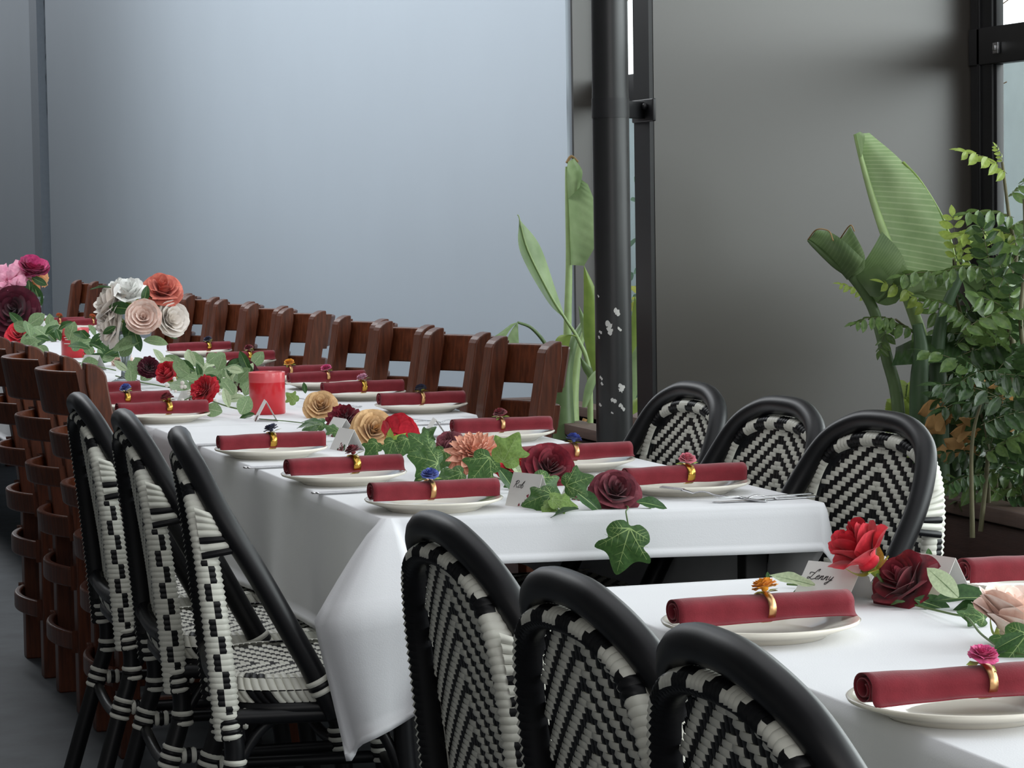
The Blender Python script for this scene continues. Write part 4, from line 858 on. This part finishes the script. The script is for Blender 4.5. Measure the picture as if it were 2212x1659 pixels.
bq('globe', 'magenta', 72, 580, Y, (.3, .8, .4), .070, 'magenta peony at the top of the left bouquet', 'peony'); bq('open', 'amber', 88, 590, Y+.06, (.7, .3, .5), .066, 'yellow and pink petals right of the magenta peony', 'peony'); bq('open', 'pink', 14, 605, Y-.02, (-.1, .3, .9), .095, 'pink open flower at the left edge of the photo', 'lily'); bq('open', 'magenta', 40, 580, Y+.03, (-.1, .7, .5), .05, 'small magenta flower between the pink flower and the magenta peony', 'peony')
bq('rose', 'dark', 30, 672, Y-.06, (.0, .3, .9), .115, 'big blackish burgundy rose at the left edge of the photo'); bq('open', 'white', 82, 690, Y-.02, (.3, .3, .8), .035, 'small white flower beside the blackish rose', 'peony')
vine('rose_foliage', 'dark green leaves hanging under the magenta peony', 'leaves', [vq+Vector((0, 0, .19)), aty(62, 640, Y), aty(70, 610, Y)], [('rose', aty(62, 605, Y-.03), -_U+_R*.1, CAMV((1.6, 12, 1)), .10), ('rose', aty(72, 615, Y-.03), -_U+_R*.4, CAMV((1.6, 12, 1)), .10), ('rose', aty(70, 600, Y-.03), -_U*.5+_R, CAMV((1.6, 12, 1)), .07)], r=.003)
# ------------------------------------------------------------------ plants in the planters
def sheet(mid, edge, nu, nv, bulge, mb, m, rib=.0, th=0):
    """leaf blade spanned between a rib curve and an outer edge curve, with fine cross ribs"""
    A = crom(mid, 8); B = crom(edge, 8)
    def L(C, t): x = t*(len(C)-1); i = min(int(x), len(C)-2); return C[i].lerp(C[i+1], x-i)
    def P(u, v):
        a, b = L(A, v), L(B, v); p = a.lerp(b, u); d = (b-a); n_ = Vector((-.3, -.95, 0)); w_ = d.length
        return p+n_*(bulge*w_*math.sin(math.pi*min(1, u*1.0))+rib*math.sin(v*nv*1.57)*math.sin(math.pi*u))
    mb.grid(P, nu, nv, m); return mb
S1 = 6.25
def q(px, py, s=S1): return aty(px, py, s)
def base(px, py, s): p = aty(px, py, s); return Vector((p.x, p.y, .545))
t = thing('bird_of_paradise', 'tall bird-of-paradise plant with two big paddle leaves in the right planter', 'plant', (3.2, 6.25, .54)); t.matrix_world = Matrix.Translation((3.2, 6.25, .54)); inv = Vector((3.2, 6.25, .54))
def loc(pts): return [Vector(p)-inv for p in pts]
def part(name, mb, mats): 
    for v in mb.v: v -= inv
    return mb.build(name, mats, t)
mb = MB(); sheet([q(1958, 640, 6.2), q(1925, 545), q(1885, 430), q(1860, 350), q(1846, 290)], [q(2040, 650, 6.1), q(2063, 570, 6.1), q(2020, 440, 6.15), q(1950, 350, 6.2), q(1878, 287, 6.25)], 10, 132, .16, mb, (lambda i, j: 2 if j % 4 == 0 else 0), .0)
sheet([q(1846, 290), q(1850, 310), q(1858, 340)], [q(1858, 284, 6.22), q(1868, 295, 6.18), q(1862, 335, 6.2)], 4, 8, .3, mb, 0)
mb.tube(crom([q(2064, 565, 6.12), q(2040, 480, 6.15), q(1990, 395, 6.18), q(1950, 350, 6.2)], 6), .004, 6, 1)
sheet([q(1958, 640, 6.25), q(1990, 640, 6.2), q(2040, 650, 6.15)], [q(1960, 625, 6.1), q(2000, 600, 6.05), q(2062, 575, 6.08)], 5, 10, .1, mb, 0)
part('paddle_leaf', mb, ['strelitzia', 'strelitzia_lime', 'strelitzia_rib'])
mb = MB(); mb.tube(crom([base(2020, 900, 6.25), q(2010, 860), q(2000, 760), q(1960, 640, 6.2), q(1925, 545, 6.19), q(1885, 430, 6.23), q(1846, 290, 6.24)], 8), lambda f: .017*(1-f)**.6+.003, 10); part('leaf_stalk', mb, 'strel_rib')
mb = MB()
sheet([q(1830, 605, 6.1), q(1800, 570, 6.1), q(1765, 535, 6.1), q(1745, 518, 6.1)], [q(1865, 560, 6.0), q(1822, 520, 6.02), q(1790, 500, 6.05), q(1762, 497, 6.05)], 8, 48, .3, mb, (lambda i, j: 2 if j % 3 == 0 else 0), 0)
sheet([q(1840, 600, 6.1), q(1825, 570, 6.1), q(1812, 520, 6.1)], [q(1868, 578, 6.0), q(1866, 545, 6.0), q(1836, 487, 6.02)], 8, 40, .3, mb, (lambda i, j: 2 if j % 3 == 0 else 0), 0)
sheet([q(1895, 655, 6.1), q(1870, 630, 6.1), q(1845, 595, 6.1)], [q(1968, 604, 5.98), q(1945, 545, 6.0), q(1905, 500, 6.05)], 10, 60, .22, mb, (lambda i, j: 2 if j % 3 == 0 else 0), 0)
sheet([q(1895, 655, 6.1), q(1915, 660, 6.08), q(1935, 655, 6.05)], [q(1950, 570, 5.98), q(1965, 590, 5.98), q(1975, 602, 6.0)], 6, 12, .2, mb, 0)
sheet([q(1845, 595, 6.1), q(1870, 585, 6.06), q(1895, 570, 6.02)], [q(1880, 640, 6.05), q(1900, 640, 6.02), q(1930, 610, 6.0)], 6, 10, .1, mb, 0)
mb.tube(crom([q(1745, 518, 6.09), q(1764, 496, 6.04), q(1790, 499, 6.03), q(1800, 520, 6.0)], 6), .0016, 6, 1); mb.tube(crom([q(1812, 520, 6.08), q(1836, 487, 6.01), q(1846, 500, 6.0)], 5), .0016, 6, 1)
part('torn_leaf', mb, ['strelitzia_dark', 'dry_edge', 'torn_rib'])
mb = MB(); mb.tube(crom([base(1945, 900, 6.1), q(1940, 880, 6.1), q(1915, 770, 6.1), q(1885, 665, 6.1), q(1840, 598, 6.1), q(1800, 568, 6.09), q(1745, 518, 6.09)], 8), lambda f: .014*(1-f)**.5+.003, 10); part('leaf_stalk', mb, 'strel_stem')
for k, (bx, by, pts, r) in enumerate(((1990, 900, [(1985, 850), (1990, 760), (1982, 700)], .024), (2030, 900, [(2028, 850), (2025, 780), (2035, 690), (2075, 590)], .022), (2055, 900, [(2060, 850), (2075, 760), (2130, 640)], .020), (2010, 900, [(2005, 850), (2000, 790)], .026), (2075, 900, [(2085, 850), (2110, 790), (2150, 720)], .016))):
    s = 5.95+.05*k; r *= 1.15; mb = MB(); mb.tube(crom([base(bx, by, s)]+[q(x, y, s) for x, y in pts], 6), lambda f: r*(1-.55*f), 10); part('leaf_stalk', mb, 'strel_stem_dark')
mb = MB(); sheet([q(2075, 600, 6.1), q(2130, 640, 6.1), q(2200, 655, 6.1)], [q(2130, 575, 6.0), q(2190, 545, 6.0), q(2240, 600, 6.0)], 8, 30, .2, mb, 0, .003); sheet([q(2075, 600, 6.1), q(2130, 640, 6.1), q(2200, 655, 6.1)], [q(2085, 640, 6.0), q(2130, 690, 6.0), q(2200, 700, 6.0)], 8, 30, .2, mb, 0, .003); part('paddle_leaf', mb, ['strelitzia_dark'])
mb = MB(); sheet([q(1935, 750, 6.05), q(2000, 725, 6.05), q(2080, 735, 6.05)], [q(1925, 790, 5.95), q(2000, 785, 5.95), q(2070, 780, 5.95)], 6, 36, .15, mb, 0, .004); part('drooping_leaf', mb, ['wisteria_dark'])
# climbing shrub with feathered leaves
def frond_mesh(n_=6, mat_='wisteria', seed=0):
    rnd = random.Random(seed); mb = MB(); pts = [(0, 0, 0), (0, .35, .05), (0, .7, .02), (0, 1, -.08)]; P = crom(pts, 8); mb.tube(P, .006, 5, 1)
    for k in range(n_):
        f = .12+.84*k/(n_-1); c = P[int(f*(len(P)-1))]
        for sg in (1, -1):
            d = Vector((sg*1.0, .35, -.55+rnd.uniform(-.3, .3))).normalized(); z = Vector((rnd.uniform(-.3, .3), -.3, 1)); L_ = (.30+.08*math.sin(f*3.1))*rnd.uniform(.85, 1.15); x = d.cross(z).normalized(); z = x.cross(d)
            mb.grid(lambda u, v: c+d*(L_*v)+x*((u-.5)*L_*.52*math.sin(math.pi*min(1, .04+v*.95))**.8)+z*(.08*L_*abs(u-.5)*2-.18*L_*v*v), 4, 5)
    c = P[-1]; mb.grid(lambda u, v: c+Vector(((u-.5)*.16*math.sin(math.pi*min(1, .04+v*.95)), .3*v, -.12*v*v)), 4, 5); return mb
FD = []
for i, (m_, n_) in enumerate((('wisteria', 5), ('wisteria', 6), ('wisteria_dark', 5), ('wisteria_dark', 6), ('wisteria_lime', 5))):
    o = frond_mesh(n_, m_, i).build('frond', [m_, 'twig']); FD.append(o.data); bpy.data.objects.remove(o)
wt = thing('climbing_shrub', 'bushy climbing shrub with feathered leaves filling the right planter', 'shrub', (3.2, 5.7, .54)); wt.matrix_world = Matrix.Translation((3.2, 5.7, .54)); winv = Vector((3.2, 5.7, .54))
def wstem(pts, r=.005):
    mb = MB().tube(crom(pts, 6), lambda f: r*(1-.7*f)+.001, 6)
    for v in mb.v: v -= winv
    mb.build('twig', 'twig', wt)
def frond(p, d, n_, size, k):
    o = bpy.data.objects.new('frond', FD[k]); COL.objects.link(o); o.parent = wt; fm = frame(p, d, n_, size); fm.translation -= winv; o.matrix_local = fm
def bs(px, s): p = aty(px, 1040, s); return Vector((min(3.42, p.x), s, .545))
wstem([bs(2180, 5.9), q(2175, 900, 5.9), q(2190, 760, 5.9), q(2165, 640, 5.95), q(2195, 560, 5.95), q(2180, 470, 5.95), q(2165, 350, 5.95)], .008)
wstem([bs(2120, 6.2), q(2110, 880, 6.2), q(2100, 760, 6.2), q(2065, 640, 6.1), q(2060, 560, 6.0)], .006); wstem([bs(2060, 6.4), q(2050, 860, 6.3), q(2020, 760, 6.2), q(1935, 690, 6.1)], .006); wstem([bs(2210, 5.7), q(2225, 860, 5.7), q(2205, 700, 5.75), q(2215, 560, 5.8), q(2212, 430, 5.8)], .007)
FR = [(2175, 375, 2095, 325, 5.95, 4, .12), (2165, 350, 2155, 320, 5.95, 4, .04), (2190, 470, 2105, 455, 5.95, 0, .12), (2180, 425, 2212, 400, 5.95, 1, .12), (2195, 510, 2100, 500, 5.95, 4, .14), (2185, 490, 2220, 480, 5.9, 0, .12), (2065, 560, 2060, 480, 6.0, 4, .10), (2075, 580, 2085, 520, 6.0, 4, .08),
      (2140, 585, 2065, 580, 5.9, 1, .12), (2060, 600, 1980, 590, 5.95, 0, .13), (2150, 560, 2200, 520, 5.9, 0, .13), (2000, 665, 1965, 640, 6.0, 4, .12), (1935, 690, 1845, 690, 6.0, 1, .10), (1930, 690, 1915, 720, 6.05, 0, .08), (1870, 640, 1822, 612, 6.2, 4, .07), (1985, 720, 1925, 700, 6.0, 0, .10), (2100, 700, 2040, 660, 5.95, 1, .13)]
for px, py, tx, ty, s, k, size in FR: p = q(px, py, s); frond(p, q(tx, ty, s)-p, CAMV(p)*.4+Vector((0, 0, 1)), size*1.0, k)
rnd = random.Random(3)
for k in range(70):
    px = rnd.uniform(2060, 2240); py = rnd.uniform(590, 860); s = rnd.uniform(5.75, 6.4)
    if px < 2085: py = rnd.uniform(690, 860)
    p = q(px, py, s)
    if p.x > 3.40: p = p+Vector((3.38-p.x, 0, 0))
    a = rnd.uniform(-1.9, 1.9); d = _R*math.sin(a)+_U*math.cos(a)*.7-_fw*rnd.uniform(-.2, .7); frond(p, d, CAMV(p)*rnd.uniform(0, .8)+Vector((rnd.uniform(-.4, .4), 0, 1)), rnd.uniform(.10, .16), rnd.choice([0, 0, 1, 2, 2, 3]))
wt = thing('leafy_shrub', 'low dark leafy shrub spilling over the rim of the right planter', 'shrub', (3.2, 5.6, .54)); winv = Vector((3.2, 5.6, .54)); wt.matrix_world = Matrix.Translation(winv)
for k in range(7):
    px = 2100+18*k; s = 5.6+.1*k; wstem([bs(px, s), q(px+rnd.uniform(-20, 20), 960, s), q(px+rnd.uniform(-30, 30), 850, s)], .005)
for k in range(92):
    px = rnd.uniform(2115, 2240); py = rnd.uniform(800, 1075); s = rnd.uniform(5.55, 6.3)
    p = q(px, py, s)
    if p.x > 3.40: p = p+Vector((3.38-p.x, 0, 0))
    if p.z < .60: p.z = .60+rnd.uniform(0, .05)
    a = rnd.uniform(-1.9, 1.9); d = _R*math.sin(a)+_U*math.cos(a)*.6-_fw*rnd.uniform(-.2, .5); frond(p, d, CAMV(p)*rnd.uniform(0, .8)+Vector((rnd.uniform(-.4, .4), 0, 1)), rnd.uniform(.09, .15), rnd.choice([2, 2, 3, 3, 0]))
# dry leaves and young fern
dt = thing('dry_leaf_cluster', 'cluster of dry tan leaves inside the shrub', 'leaves', q(2080, 885, 5.85)); mb = MB(); rnd = random.Random(9)
for k in range(22):
    c = Vector((rnd.uniform(-.07, .07), rnd.uniform(-.05, .05), rnd.uniform(-.10, .07))); d = Vector((rnd.uniform(-1, 1), rnd.uniform(-.5, .2), rnd.uniform(-1, .6))).normalized(); x = d.orthogonal(); L_ = rnd.uniform(.035, .06)
    mb.grid(lambda u, v: c+d*(L_*v)+x*((u-.5)*.028*math.sin(math.pi*min(1, .05+v*.93))*(1+.3*math.sin(v*8)))+d.cross(x)*(.02*math.sin(u*3+v*4)), 4, 6)
mb.build('dry_leaf_cluster', 'dry_leaf', dt)
fn = thing('young_fern', 'small yellow-green fern beside the paddle leaf stalk', 'plant', base(1945, 1000, 6.5)); b0 = fn.location.copy(); mb = MB()
for tx, ty in ((1935, 870), (1960, 830), (1925, 900), (1985, 850), (1975, 880)):
    e_ = q(tx, ty, 6.45)-b0; P = crom([Vector((0, 0, 0)), e_*.6+Vector((0, 0, .04)), e_], 8); mb.tube(P, .002, 5, 1)
    for i in range(4, len(P), 1):
        for sg in (1, -1):
            d = (_R*sg+_U*.3).normalized(); L_ = .05*(1-.5*i/len(P)); mb.grid(lambda u, v: P[i]+d*(L_*v)+_U*((u-.5)*.014*math.sin(math.pi*min(1, .1+v*.85)))-_fw*(.01*v), 1, 3)
mb.build('young_fern', ['wisteria_lime', 'stem_green'], fn)
# left planter: young bird-of-paradise
LS = 8.7; lt = thing('bird_of_paradise', 'young bird-of-paradise with upright leaves beside the black pipe', 'plant', (3.0, LS, .54)); lt.matrix_world = Matrix.Translation((3.0, LS, .54)); linv = Vector((3.0, LS, .54))
def lp(name, mb, mats):
    for v in mb.v: v -= linv
    return mb.build(name, mats, lt)
def z_(px, py, s=LS): return aty(px, py, s)
def lb(px, py, s=LS): p = z_(px, py, s); return Vector((p.x, p.y, .545))
mb = MB(); sheet([z_(1229, 572), z_(1227, 480), z_(1224, 400), z_(1222, 365)], [z_(1262, 574, 8.65), z_(1288, 520, 8.6), z_(1284, 440, 8.6), z_(1270, 398, 8.62)], 8, 40, .18, mb, 0, .0015)
sheet([z_(1226, 430), z_(1223, 385), z_(1226, 350)], [z_(1252, 405, 8.62), z_(1258, 370, 8.6), z_(1240, 342, 8.63)], 6, 16, .35, mb, 0, .001); mb.tube(crom([z_(1224, 352), z_(1234, 338), z_(1248, 350)], 5), .005, 6, 1); lp('paddle_leaf', mb, ['strelitzia', 'dry_edge'])
mb = MB(); mb.tube(crom([lb(1230, 890), z_(1228, 860), z_(1226, 720), z_(1229, 572), z_(1226, 450), z_(1223, 360)], 8), lambda f: .015*(1-f)**.7+.003, 10); lp('leaf_stalk', mb, 'strel_rib')
mb = MB(); sheet([z_(1222, 690, 8.5), z_(1190, 640, 8.5), z_(1140, 540, 8.5), z_(1122, 472, 8.5)], [z_(1222, 690, 8.5), z_(1182, 650, 8.45), z_(1124, 545, 8.45), z_(1121, 474, 8.5)], 5, 30, .1, mb, 0); sheet([z_(1222, 690, 8.5), z_(1190, 640, 8.5), z_(1140, 540, 8.5), z_(1122, 472, 8.5)], [z_(1222, 690, 8.5), z_(1200, 625, 8.52), z_(1166, 530, 8.52), z_(1124, 476, 8.5)], 5, 30, .1, mb, 2)
mb.tube(crom([z_(1222, 690, 8.49), z_(1190, 640, 8.49), z_(1140, 540, 8.49), z_(1122, 472, 8.49), z_(1117, 464, 8.49)], 6), lambda f: .004*(1-f)+.001, 6, 1); lp('spear_leaf', mb, ['strelitzia_dark', 'strel_rib', 'strelitzia'])
mb = MB(); mb.tube(crom([lb(1275, 885, 8.5), z_(1272, 800, 8.5), z_(1250, 735, 8.5), z_(1222, 690, 8.49)], 6), lambda f: .011*(1-.6*f), 8); lp('leaf_stalk', mb, 'strel_rib')
mb = MB(); mb.tube(crom([lb(1195, 880, 8.7), z_(1195, 800, 8.7), z_(1182, 750, 8.7), z_(1150, 710, 8.7), z_(1118, 696, 8.7)], 6), lambda f: .010*(1-.6*f), 8); lp('leaf_stalk', mb, 'strel_stem')
mb = MB(); sheet([z_(1118, 696, 8.7), z_(1100, 715, 8.68), z_(1080, 750, 8.66)], [z_(1104, 700, 8.68), z_(1075, 722, 8.66), z_(1043, 740, 8.66)], 6, 16, .1, mb, 0, .001); sheet([z_(1118, 696, 8.7), z_(1104, 715, 8.68), z_(1082, 760, 8.66)], [z_(1119, 700, 8.68), z_(1121, 740, 8.66), z_(1126, 775, 8.66)], 6, 16, .1, mb, 0, .001); lp('drooping_leaf', mb, ['strelitzia'])
mb = MB(); mb.tube(crom([lb(1218, 890, 8.55), z_(1218, 860, 8.55), z_(1222, 800, 8.55), z_(1238, 740, 8.55), z_(1262, 690, 8.55)], 6), lambda f: .034*(1-f)**.8+.004, 12, ry=None); lp('stalk_sheath', mb, 'strel_stem')
mb = MB(); mb.tube(crom([lb(1235, 890, 8.62), z_(1238, 850, 8.62), z_(1250, 760, 8.62), z_(1270, 690, 8.62)], 6), lambda f: .022*(1-f)+.004, 10); lp('stalk_sheath', mb, 'strel_rib')
def strap(pts, w_, m_, s):
    P = crom([z_(x, y, s) for x, y in pts], 8); mb = MB()
    mb.grid(lambda u, v: P[min(len(P)-1, int(v*(len(P)-1)))]+_R*((u-.5)*w_*math.sin(math.pi*min(1, .15+v*.84)))+_fw*(.35*w_*abs(u-.5)), 4, len(P)-1); lp('strap_leaf', mb, [m_])
strap([(1300, 830), (1282, 740), (1276, 640), (1262, 574)], .055, 'strelitzia_lime', 8.35); strap([(1212, 800), (1210, 760), (1222, 725), (1250, 728)], .05, 'strelitzia_lime', 8.45); strap([(1285, 790), (1268, 720), (1250, 660)], .03, 'strelitzia', 8.4); strap([(1290, 830), (1270, 800), (1254, 772)], .03, 'strelitzia_dark', 8.35); strap([(1262, 880), (1280, 820), (1310, 780)], .03, 'strelitzia', 8.3)
strap([(1340, 900), (1360, 820), (1378, 700), (1372, 640)], .06, 'strelitzia_lime', 8.1); strap([(1345, 900), (1372, 800), (1392, 720)], .06, 'strelitzia', 8.0); strap([(1350, 900), (1370, 880), (1388, 850)], .05, 'strelitzia_lime', 7.9)
rnd = random.Random(2)
for k in range(9):
    mb = MB()
    p = lb(1238+rnd.uniform(-15, 40), 890, 8.4+rnd.uniform(-.3, .3)); mb.tube([p, p+Vector((rnd.uniform(-.02, .04), 0, rnd.uniform(.04, .10)))], .008, 7)
lp('cut_stalk', mb, 'dry_leaf')
# ------------------------------------------------------------------ garden outside
def bush(label, x, y, z0, z1, r, mats, seed, n_=150, leaf_=.09):
    t = thing('garden_bush', label, 'bush', (x, y, 0)); mb = MB(); rnd = random.Random(seed)
    for k in range(n_):
        c = Vector((rnd.gauss(0, r*.5), rnd.gauss(0, r*.6), rnd.uniform(z0, z1))); d = Vector((rnd.uniform(-1, 1), rnd.uniform(-1, 1), rnd.uniform(-.6, .9))).normalized(); x_ = d.orthogonal().normalized(); L_ = leaf_*rnd.uniform(.7, 1.3)
        mb.grid(lambda u, v: c+d*(L_*v)+x_*((u-.5)*L_*.6*math.sin(math.pi*min(1, .04+v*.94)))+d.cross(x_)*(-.15*L_*v*v), 2, 4, k % len(mats))
    mb.build('foliage', mats, t)
    tr = MB()
    for k in range(4): tr.tube(crom([(.02*k, 0, -.02), (rnd.uniform(-.1, .1), rnd.uniform(-.1, .1), (z0+z1)/2), (rnd.uniform(-r, r)*.5, rnd.uniform(-r, r)*.5, z1)], 5), .012, 6)
    tr.build('branch', 'bark', t); return t
bush('pale garden bush outside, seen through the slit beside the pipe', 4.35, 12.4, .2, 1.0, .5, ['garden_leaf', 'garden_yellow'], 1, 220)
bush('second pale green bush outside against the garden fence', 4.6, 13.4, .9, 1.65, .45, ['garden_leaf'], 2, 90)
gt = thing('garden_tree', 'bare branched garden tree outside behind the windows', 'tree', (4.5, 12.9, 0)); mb = MB(); rnd = random.Random(6)
mb.tube(crom([(0, 0, 0), (.05, .1, .9), (-.05, .1, 1.5), (.1, .2, 1.9), (.0, .1, 2.6), (.2, .2, 3.4)], 6), lambda f: .05*(1-.7*f), 8)
for k in range(16):
    z = rnd.uniform(1.3, 3.2); d = Vector((rnd.uniform(-.6, .6), rnd.uniform(-1, 1), rnd.uniform(.1, .8))); mb.tube(crom([(0, .1, z), Vector((0, .1, z))+d*.4, Vector((0, .1, z))+d*.9+Vector((0, 0, .15))], 4), lambda f: .016*(1-f)+.003, 6)
mb.build('garden_tree', 'bark', gt)
gt2 = thing('garden_tree', 'thin twiggy tree outside the upper right window', 'tree', (4.6, 9.4, 0)); mb = MB(); mb.tube([(0, 0, 0), (0, 0, 1.6), (.1, .1, 2.4)], .02, 7)
for k in range(34):
    z = rnd.uniform(1.5, 2.5); d = Vector((rnd.uniform(-.4, .4), rnd.uniform(-1, 1), rnd.uniform(0, .7))); mb.tube(crom([(0, 0, z), Vector((0, 0, z))+d*.3, Vector((0, 0, z))+d*.6+Vector((0, 0, rnd.uniform(-.1, .1)))], 4), .0022, 5)
mb.build('garden_tree', 'bark', gt2)
bpy.context.view_layer.update()
